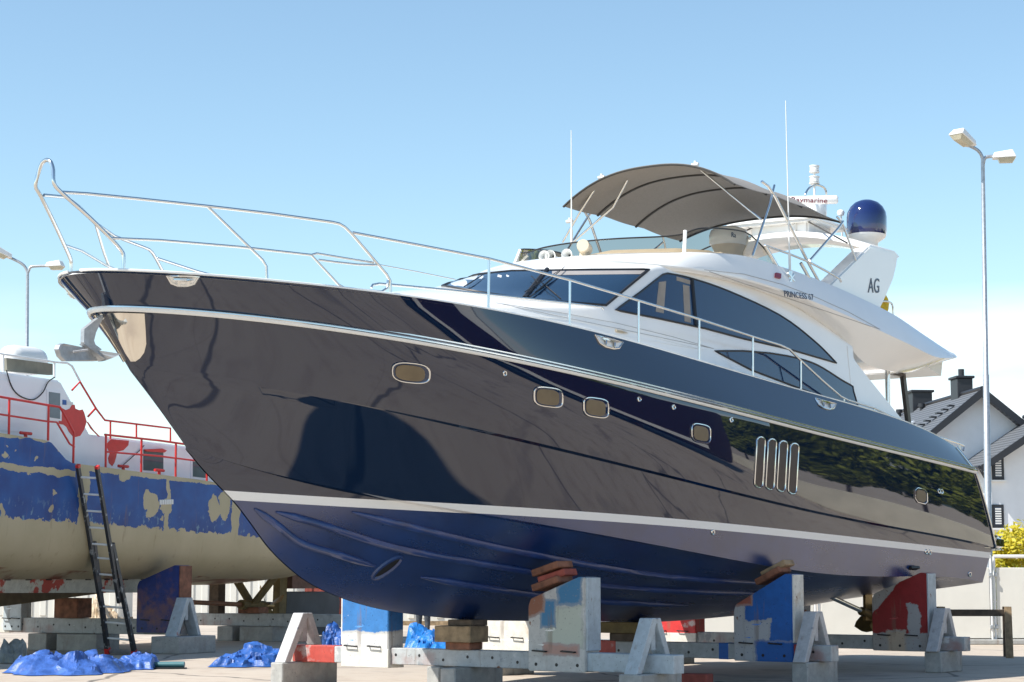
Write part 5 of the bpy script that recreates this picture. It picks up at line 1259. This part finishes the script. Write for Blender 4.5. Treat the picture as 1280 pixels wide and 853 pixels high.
# sawhorse
t = thing('sawhorse', 'weathered wooden sawhorse in front of the white fence at right', 'sawhorse', ((gpt(1175, 822)+gpt(1258, 822))/2))
hw = (gpt(1258, 822)-gpt(1175, 822)).length/2
m = MB(); m.box((-.02, 0, .86), (2*hw+.22, .10, .13), None, .01); m.build('beam', MT['timber_dark'], t)
for s in (-1, 1):
    for dy in (-1, 1):
        m = MB(); m.prism([Vector((s*hw-.09+.12*(dy > 0), dy*.32, 0)), Vector((s*hw+.05+.12*(dy > 0), dy*.32, 0)), Vector((s*hw+.10, dy*.06, .98)), Vector((s*hw-.03, dy*.06, .98))], (0, .05*dy, 0)); m.build('leg', MT['timber_dark' if dy > 0 else 'timber_pale'], t)
def container(name, lab, cat, x0, x1, Yd, zt, mt, trim, rz=0):
    a, b = dpt(x0, 718, Yd), dpt(x1, 718, Yd); w = abs(b.x-a.x); t = thing(name, lab, cat, ((a.x+b.x)/2, Yd, 0), rz)
    m = MB(); m.box((0, 1.2, zt/2+.05), (w, 2.4, zt-.1), None, .03); m.build('shell', MT[mt], t)
    m = MB(); n = max(3, int(w/.45))
    for k in range(n): m.box((-w/2+(k+.5)*w/n, -.012, zt/2+.05), (w/n*.45, .04, zt-.35), None, .012)
    m.build('ribs', MT[mt], t)
    m = MB(); m.box((0, 1.2, .07), (w+.04, 2.44, .14)); m.box((0, 1.2, zt+.02), (w+.04, 2.44, .08)); m.build('frame', MT[trim], t)
    return t
container('storage_container', 'white storage container glimpsed under the workboat shaft', 'container', 230, 372, 66, 2.3, 'fence_white', 'galv')
container('storage_container', 'cream storage container glimpsed beneath the yacht bow', 'container', 470, 665, 64, 2.2, 'fence_white', 'timber_pale')
container('storage_container', 'dark red storage container between the two boats', 'container', 378, 430, 70, 2.4, 'brick', 'brick')
container('storage_container', 'slate grey storage container glimpsed under the yacht keel', 'container', 728, 772, 58, 2.0, 'galv', 'black')
container('storage_container', 'pale container glimpsed below the workboat keel', 'container', -40, 150, 68, 2.0, 'fence_white', 'timber_pale')

# ================================================================== lamp posts
def lamp(name, lab, Yd, pole, arms, heads, r0=.085):
    b = dpt(*pole[0], Yd); root = thing('street_lamp', lab, 'street lamp', (b.x, Yd, 0), 0, 'double headed street lamps')
    def lp(x, y, d=0): p = dpt(x, y, Yd); return Vector((p.x-b.x, d, p.z))
    top = lp(*pole[1]); m = MB(); m.tube([Vector((0, 0, 0)), top*.55, top*.551, top], [r0*1.15, r0*.85, r0*.7, r0*.55], 12); m.build('pole', MT['galv'], root, smooth=50)
    for a in arms: m = MB(); m.tube(catmull([lp(*q) for q in a], 5), r0*.5, 8); m.build('arm', MT['galv'], root, smooth=50)
    for (p0, p1, w, d0, d1) in heads:
        A_, B_ = lp(p0[0], p0[1], d0), lp(p1[0], p1[1], d1); X = (B_-A_).normalized(); Ls = (B_-A_).length
        Yv = Vector((0, 0, 1)).cross(X).normalized(); Zv = X.cross(Yv); M = Matrix(((X.x, Yv.x, Zv.x, A_.x), (X.y, Yv.y, Zv.y, A_.y), (X.z, Yv.z, Zv.z, A_.z), (0, 0, 0, 1)))
        m = MB(); m.hexa([M @ Vector(p) for p in ((0, -w*.35, 0), (Ls, -w/2, 0), (Ls, w/2, 0), (0, w*.35, 0))], [M @ Vector(p) for p in ((.05, -w*.3, .14), (Ls*.85, -w*.36, .20), (Ls*.85, w*.36, .20), (.05, w*.3, .14))])
        bmesh.ops.bevel(m.bm, geom=m.bm.edges[:], offset=.02, segments=1, affect='EDGES'); h_ = m.build('lamp_head', MT['white_plastic'], root)
        m = MB(); m.hexa([M @ Vector(p) for p in ((Ls*.3, -w*.2, -.10), (Ls*.85, -w*.25, -.10), (Ls*.85, w*.25, -.10), (Ls*.3, w*.2, -.10))], [M @ Vector(p) for p in ((.14, -w*.33, -.004), (Ls*.96, -w*.42, -.004), (Ls*.96, w*.42, -.004), (.14, w*.33, -.004))]); m.build('lens', mat('lamp_lens', (.50, .46, .34), .25, var=.1), h_)
lamp('l', 'tall double headed street lamp at right, in front of the white house', 48, [(1237.5, 800), (1228.5, 203)], [[(1228.5, 206), (1227.5, 196), (1222, 188), (1211, 182)], [(1229, 205), (1231, 198), (1236, 196), (1247, 195.5)]], [((1215, 184), (1188, 173), .42, 0, -.5), ((1240, 199), (1269, 199), .42, 0, -.1)])
lamp('l', 'distant double headed street lamp above the workboat at far left', 64, [(31, 770), (34.5, 340)], [[(34.5, 342), (32, 335), (26, 329), (12, 322)], [(35, 341), (38, 334.5), (44, 333), (62, 332.5)]], [((14, 324), (-8, 315), .42, 0, -.3), ((58, 334), (80, 334), .42, 0, -.1)], .09)

# ================================================================== house
HY = 76
hb = dpt(1229, 718, HY); hrz = R(5)
house = thing('house', 'white gabled house with dark tiled roofs behind the fence at right', 'house', (hb.x, HY, 0), hrz)
MT['render'] = mat('white_render', (.76, .77, .79), .85, var=.04, scale=2)
def tiles():
    m, nt, b = nodes('anthracite_roof_tiles'); b.inputs['Roughness'].default_value = .55
    tc = N(nt, 'ShaderNodeTexCoord'); w = N(nt, 'ShaderNodeTexWave'); w.bands_direction = 'Z'; w.inputs['Scale'].default_value = 2.6; w.inputs['Distortion'].default_value = 0; nt.links.new(tc.outputs['Object'], w.inputs[0])
    w2 = N(nt, 'ShaderNodeTexWave'); w2.bands_direction = 'Y'; w2.inputs['Scale'].default_value = 1.0; nt.links.new(tc.outputs['Object'], w2.inputs[0])
    mu = N(nt, 'ShaderNodeMath', operation='ADD'); nt.links.new(w.outputs[1], mu.inputs[0]); nt.links.new(w2.outputs[1], mu.inputs[1])
    nt.links.new(mixc(nt, ramp(nt, w.outputs[1], .15, .5), (.06, .065, .075), (.125, .135, .15)), b.inputs['Base Color']); bump(nt, b, mu.outputs[0], .6, .05); return m
MT['tiles'] = tiles(); MT['fascia'] = mat('anthracite_trim', (.02, .022, .028), .45, var=.1)
def hz(y, Yd): return dpt(640, y, Yd).z
za = hz(488, HY)                                   # ridge
def gable(parent, x0, y0, hwid, slope, zr, length, tag_, ov=.35, oh=.5):
    """gable front at local y0 facing -y, ridge running +y"""
    ze = zr-slope*hwid
    m = MB(); m.prism([Vector((x0-hwid+.3, y0, 0)), Vector((x0+hwid-.3, y0, 0)), Vector((x0+hwid-.3, y0, ze+slope*.3-.12)), Vector((x0, y0, zr-.14)), Vector((x0-hwid+.3, y0, ze+slope*.3-.12))], (0, length, 0)); m.build('wall', MT['render'], parent)
    for sg in (-1, 1):
        a = Vector((x0, y0-oh, zr)); b = Vector((x0+sg*(hwid+.25), y0-oh, ze-slope*.25)); nrm = Vector((sg*slope, 0, 1)).normalized()*.14
        m = MB(); m.prism([a, b, b-nrm*.9, a-Vector((0, 0, .16))], (0, length+oh, 0)); rf = m.build('roof', MT['tiles'], parent)
        m = MB(); dn = Vector((0, 0, -.34)); m.prism([a+Vector((0, -.03, .06)), b+Vector((0, -.03, .06)), b+Vector((0, -.03, -.20)), a+Vector((0, -.03, -.28))], (0, -.09, 0)); m.build('bargeboard', MT['fascia'], rf)
        m = MB(); m.tube([b+Vector((sg*.05, -.05, -.02)), b+Vector((sg*.05, length, -.02))], .07, 8); m.build('gutter', MT['fascia'], rf)
    m = MB(); m.tube([Vector((x0, y0-oh, zr+.03)), Vector((x0, y0+length, zr+.03))], .09, 8); m.build('ridge', MT['fascia'], parent)
    return ze
sl = .80
gable(house, 0, 0, 3.35, sl, za, 11, 'main')
zb2 = hz(512, HY-3)
gable(house, 2.05, -3.2, 3.0, .66, zb2, 4, 'wing')
def hbox(name, c, s, mt, parent=None): m = MB(); m.box(c, s, None, .02); return m.build(name, MT[mt], parent or house)
ch = hbox('chimney', (.12, 2.4, za-.05), (.62, .9, 1.4), 'fascia'); hbox('chimney_cap', (.12, 2.4, za+.70), (.75, 1.05, .10), 'fascia', ch); m = MB(); m.tube([Vector((.12, 2.4, za+.7)), Vector((.12, 2.4, za+1.05))], .12, 10); m.build('flue', MT['fascia'], ch)
ch = hbox('chimney', (.15, 8.2, za+.05), (.85, .8, 1.2), 'fascia'); hbox('chimney_cap', (.15, 8.2, za+.68), (1.0, .95, .1), 'fascia', ch)
for x, y in ((-.35, 9.6), (-.25, 6.6)): m = MB(); m.tube([Vector((x, y, za-1.5)), Vector((x, y, za-.1))], .09, 8); m.tube([Vector((x, y, za-.1)), Vector((x, y, za+.05))], .14, 8); m.build('vent_pipe', MT['fascia'], house, smooth=50)
m = MB(); q = Vector((-sl, 0, 1)).normalized(); d_ = Vector((-1, 0, -sl)).normalized(); p0 = Vector((-1.15, 4.4, za-sl*1.15))+q*.06
m.prism([p0, p0+d_*1.5, p0+d_*1.5+Vector((0, 1.0, 0)), p0+Vector((0, 1.0, 0))], q*.06); m.build('skylight', mat('skylight_glass', (.5, .52, .55), .15, var=0), house)
m = MB()
for k in range(9): p = Vector((-.75-.16*k, .9+.25*k, za-sl*(.75+.16*k)))+q*.1; m.box(p, (.22, .3, .05)); 
m.build('roof_steps', MT['fascia'], house)
# windows of the wing
def win(x0, x1, y0, y1, yl):
    Hm = house.matrix_world if False else Matrix.Translation((hb.x, HY, 0)) @ Matrix.Rotation(hrz, 4, 'Z'); Hi = Hm.inverted()
    def f(x, y):
        r = Hi.to_3x3() @ ray(x, y); c = Hi @ CAM; k = (yl-c.y)/r.y; return c+r*k
    a, b = f(x0, y1), f(x1, y0); cx, cz = (a.x+b.x)/2, (a.z+b.z)/2; w, h = abs(b.x-a.x), abs(b.z-a.z)
    m = MB(); m.box((cx, yl, cz), (w, .12, h), None, .01); o = m.build('window', MT['fascia'], house)
    m = MB(); m.box((cx, yl-.045, cz), (w-.2, .06, h-.2)); m.build('pane', MT['glass'], o)
    m = MB()
    for k in range(7): m.box((cx, yl-.085, cz-h/2+.16+(h-.32)*k/6), (w-.22, .015, (h-.3)/11))
    m.build('blind', MT['white_plastic'], o)
    m = MB(); m.box((cx, yl-.08, cz-h/2-.04), (w+.1, .2, .06)); m.build('sill', MT['white_plastic'], o)
win(1240, 1254, 571, 600, -3.2); win(1240, 1254, 631, 660, -3.2)
m = MB(); zg = zb2-.66*3.25
m.tube([Vector((-1.15, -3.4, zg)), Vector((-.85, -3.3, zg-.5)), Vector((-.80, -3.3, 0))], .055, 8); m.build('drainpipe', MT['fascia'], house, smooth=50)
m = MB()
for z in (2.9, 3.35, 3.8): m.tube([Vector((-2.6, -2.2, z)), Vector((-1.1, -2.2, z))], .025, 6)
for x in (-2.6, -2.1, -1.6, -1.1): m.tube([Vector((x, -2.2, 2.4)), Vector((x, -2.2, 3.8))], .025, 6)
m.build('balcony_rail', MT['fascia'], house)
# far hill
m = MB(); rows = []
for i in range(60):
    x = -700+i*40; h_ = 46+14*sin(i*.5)+9*sin(i*1.3+1); rows.append([Vector((x, 900, 0)), Vector((x, 960, h_*.7)), Vector((x, 1100, h_)), Vector((x, 1400, 0))])
m.grid(rows); o = m.build('hills', mat('far_woodland', (.045, .075, .06), .95, var=.3, scale=.05)); o['kind'] = 'structure'; 

# ================================================================== plants
def leaf_mat(name, a, b_):
    m, nt, b = nodes(name); b.inputs['Roughness'].default_value = .6
    oi = N(nt, 'ShaderNodeNewGeometry'); c = mixc(nt, oi.outputs['Random Per Island'], a, b_); nt.links.new(c, b.inputs['Base Color'])
    tl = N(nt, 'ShaderNodeBsdfTranslucent'); nt.links.new(c, tl.inputs[0]); mx = N(nt, 'ShaderNodeMixShader'); mx.inputs[0].default_value = .45
    nt.links.new(b.outputs[0], mx.inputs[1]); nt.links.new(tl.outputs[0], mx.inputs[2]); nt.links.new(mx.outputs[0], nt.nodes['Material Output'].inputs[0]); return m
MT['leaf'] = leaf_mat('green_leaves', (.15, .19, .02), (.37, .40, .05)); MT['leaf_y'] = leaf_mat('yellow_green_leaves', (.40, .38, .03), (.78, .64, .05))
MT['bark'] = mat('bark', (.09, .065, .045), .9, var=.3, bmp=.4)
def crown(n, lobes, size, seed, fill=.55):
    rnd = random.Random(seed); vs = []; fs = []
    for k in range(n):
        c, r = lobes[rnd.randrange(len(lobes))]
        d = Vector((rnd.gauss(0, 1), rnd.gauss(0, 1), rnd.gauss(0, 1))).normalized(); rad = r*(fill+(1.08-fill)*rnd.random()**.6)
        p = Vector(c)+Vector((d.x*rad, d.y*rad, d.z*rad*.8))
        a = Vector((rnd.gauss(0, 1), rnd.gauss(0, 1), rnd.gauss(0, .6))).normalized(); b = a.orthogonal().normalized(); s = size*(.6+.8*rnd.random())
        i = len(vs); vs += [p-a*s, p+b*s*.45, p+a*s, p-b*s*.45]; fs.append((i, i+1, i+2, i+3))
    me = bpy.data.meshes.new('crown'); me.from_pydata(vs, [], fs); return me
def tree(name, lab, cat, loc_, hgt, mesh, mtl, grp=None, sc_=1, rz=0):
    t = thing(name, lab, cat, loc_, rz, grp)
    m = MB(); m.tube([Vector((0, 0, 0)), Vector((.08, .03, hgt*.3)), Vector((-.04, .1, hgt*.62))], [.16*hgt/6, .11*hgt/6, .05*hgt/6], 8)
    for k in range(5): a = k*1.3; m.tube([Vector((.05, .03, hgt*(.25+.05*k))), Vector((cos(a)*hgt*.2, sin(a)*hgt*.2, hgt*(.48+.05*k)))], [.05*hgt/6, .02*hgt/6], 6)
    m.build('trunk', MT['bark'], t, smooth=60)
    mesh.materials.clear(); mesh.materials.append(mtl); o = bpy.data.objects.new('crown', mesh); col.objects.link(o); o.parent = t; return t
bx = dpt(1264, 700, 53)
lob = [((random.uniform(-1.1, 1.3), random.uniform(-.9, .9), 1.75+random.uniform(-.5, .95)), random.uniform(.35, .68)) for k in range(22)]
tree('flowering_shrub', 'rounded yellow green shrub behind the fence at right', 'shrub', (bx.x, 53, 0), 2.6, crown(9000, lob, .075, 3), MT['leaf_y'])
lob = [((random.uniform(-1.6, 1.6), random.uniform(-.4, .4), .9+random.uniform(-.4, .5)), random.uniform(.4, .7)) for k in range(12)]
gx = dpt(1232, 700, 52)
tree('green_hedge_bush', 'low dark green bush behind the fence, left of the yellow shrub', 'bush', (gx.x-.6, 51.5, 0), 1.6, crown(4000, lob, .09, 5), MT['leaf'])
# ================================================================== the yard to the right of the camera (seen mirrored in the black topsides)
lobT = [((random.uniform(-1.8, 1.8), random.uniform(-1.8, 1.8), 5.2+random.uniform(-2.6, 2.2)), random.uniform(.9, 1.6)) for k in range(20)]
tm = crown(6500, lobT, .26, 9, .75)
for k in range(11):
    p = Vector((56, 33, 0)).lerp(Vector((41, 68, 0)), k/10); p += Vector((random.uniform(-1, 1), random.uniform(-1, 1), 0)); s_ = random.uniform(.85, 1.25)
    t = tree('leafy_tree', 'green tree in the row mirrored in the black hull', 'tree', p, 7, tm, MT['leaf'], 'trees mirrored in the hull', 1, k*1.7); t.scale = (s_, s_, s_)
d_ = Vector((32, 42, 0)).normalized(); rzw = atan2(42, 32)
m = MB(); m.box((0, 0, .8), (36, .3, 1.6), None, .03); o = m.build('boundary_wall', mat('pale_wall_render', (.60, .56, .46), .9, var=.1, scale=1)); o.location = (39.5, 47, 0); o.rotation_euler = (0, 0, R(114)); tag(o, 'pale low boundary wall mirrored in the black hull', 'wall')
m = MB(); rows = []
for s, t_, u in ((-12, .15, 7.0), (-10, 1.4, 6.6), (-6, 2.6, 6.0), (0, 3.0, 5.6), (9, 2.9, 5.5)): rows.append([Vector((s, t_, u)), Vector((s, t_*.97, 3.4)), Vector((s+.2, t_*.93, 1.5)), Vector((s+.3, t_*.6, .9)), Vector((s+.5, 0, .7)), Vector((s+.3, -t_*.6, .9)), Vector((s+.2, -t_*.93, 1.5)), Vector((s, -t_*.97, 3.4)), Vector((s, -t_, u))])
m.grid(rows, True); m.add(rows[0], [tuple(range(9))]); m.add(rows[-1], [tuple(range(9))])
t = thing('moored_hull', 'dark maroon trawler hull on blocks, mirrored in the yacht side', 'boat', (25, 25, 0), R(-98)); m.build('hull', mat('maroon_hull_paint', (.028, .006, .018), .35, var=.2), t, smooth=40)
m = MB()
for sg in (-1, 1): m.prism([Vector((-9.5, sg*1.62, 1.55)), Vector((-6, sg*2.60, 1.5)), Vector((0, sg*2.95, 1.5)), Vector((9, sg*2.88, 1.5)), Vector((9, sg*2.82, 1.5)), Vector((-9.3, sg*1.5, 1.55))], (0, 0, .5))
m.build('boot_stripe', MT['white'], t)
m = MB(); m.box((4, 0, 6.7), (6, 4, 2.6), None, .2); m.build('cabin', MT['white'], t)
for x in (-5, 0, 4): m = MB(); m.box((x, 0, .36), (.4, 2, .72), None, .02); m.build('keel_block', MT['timber'], t)
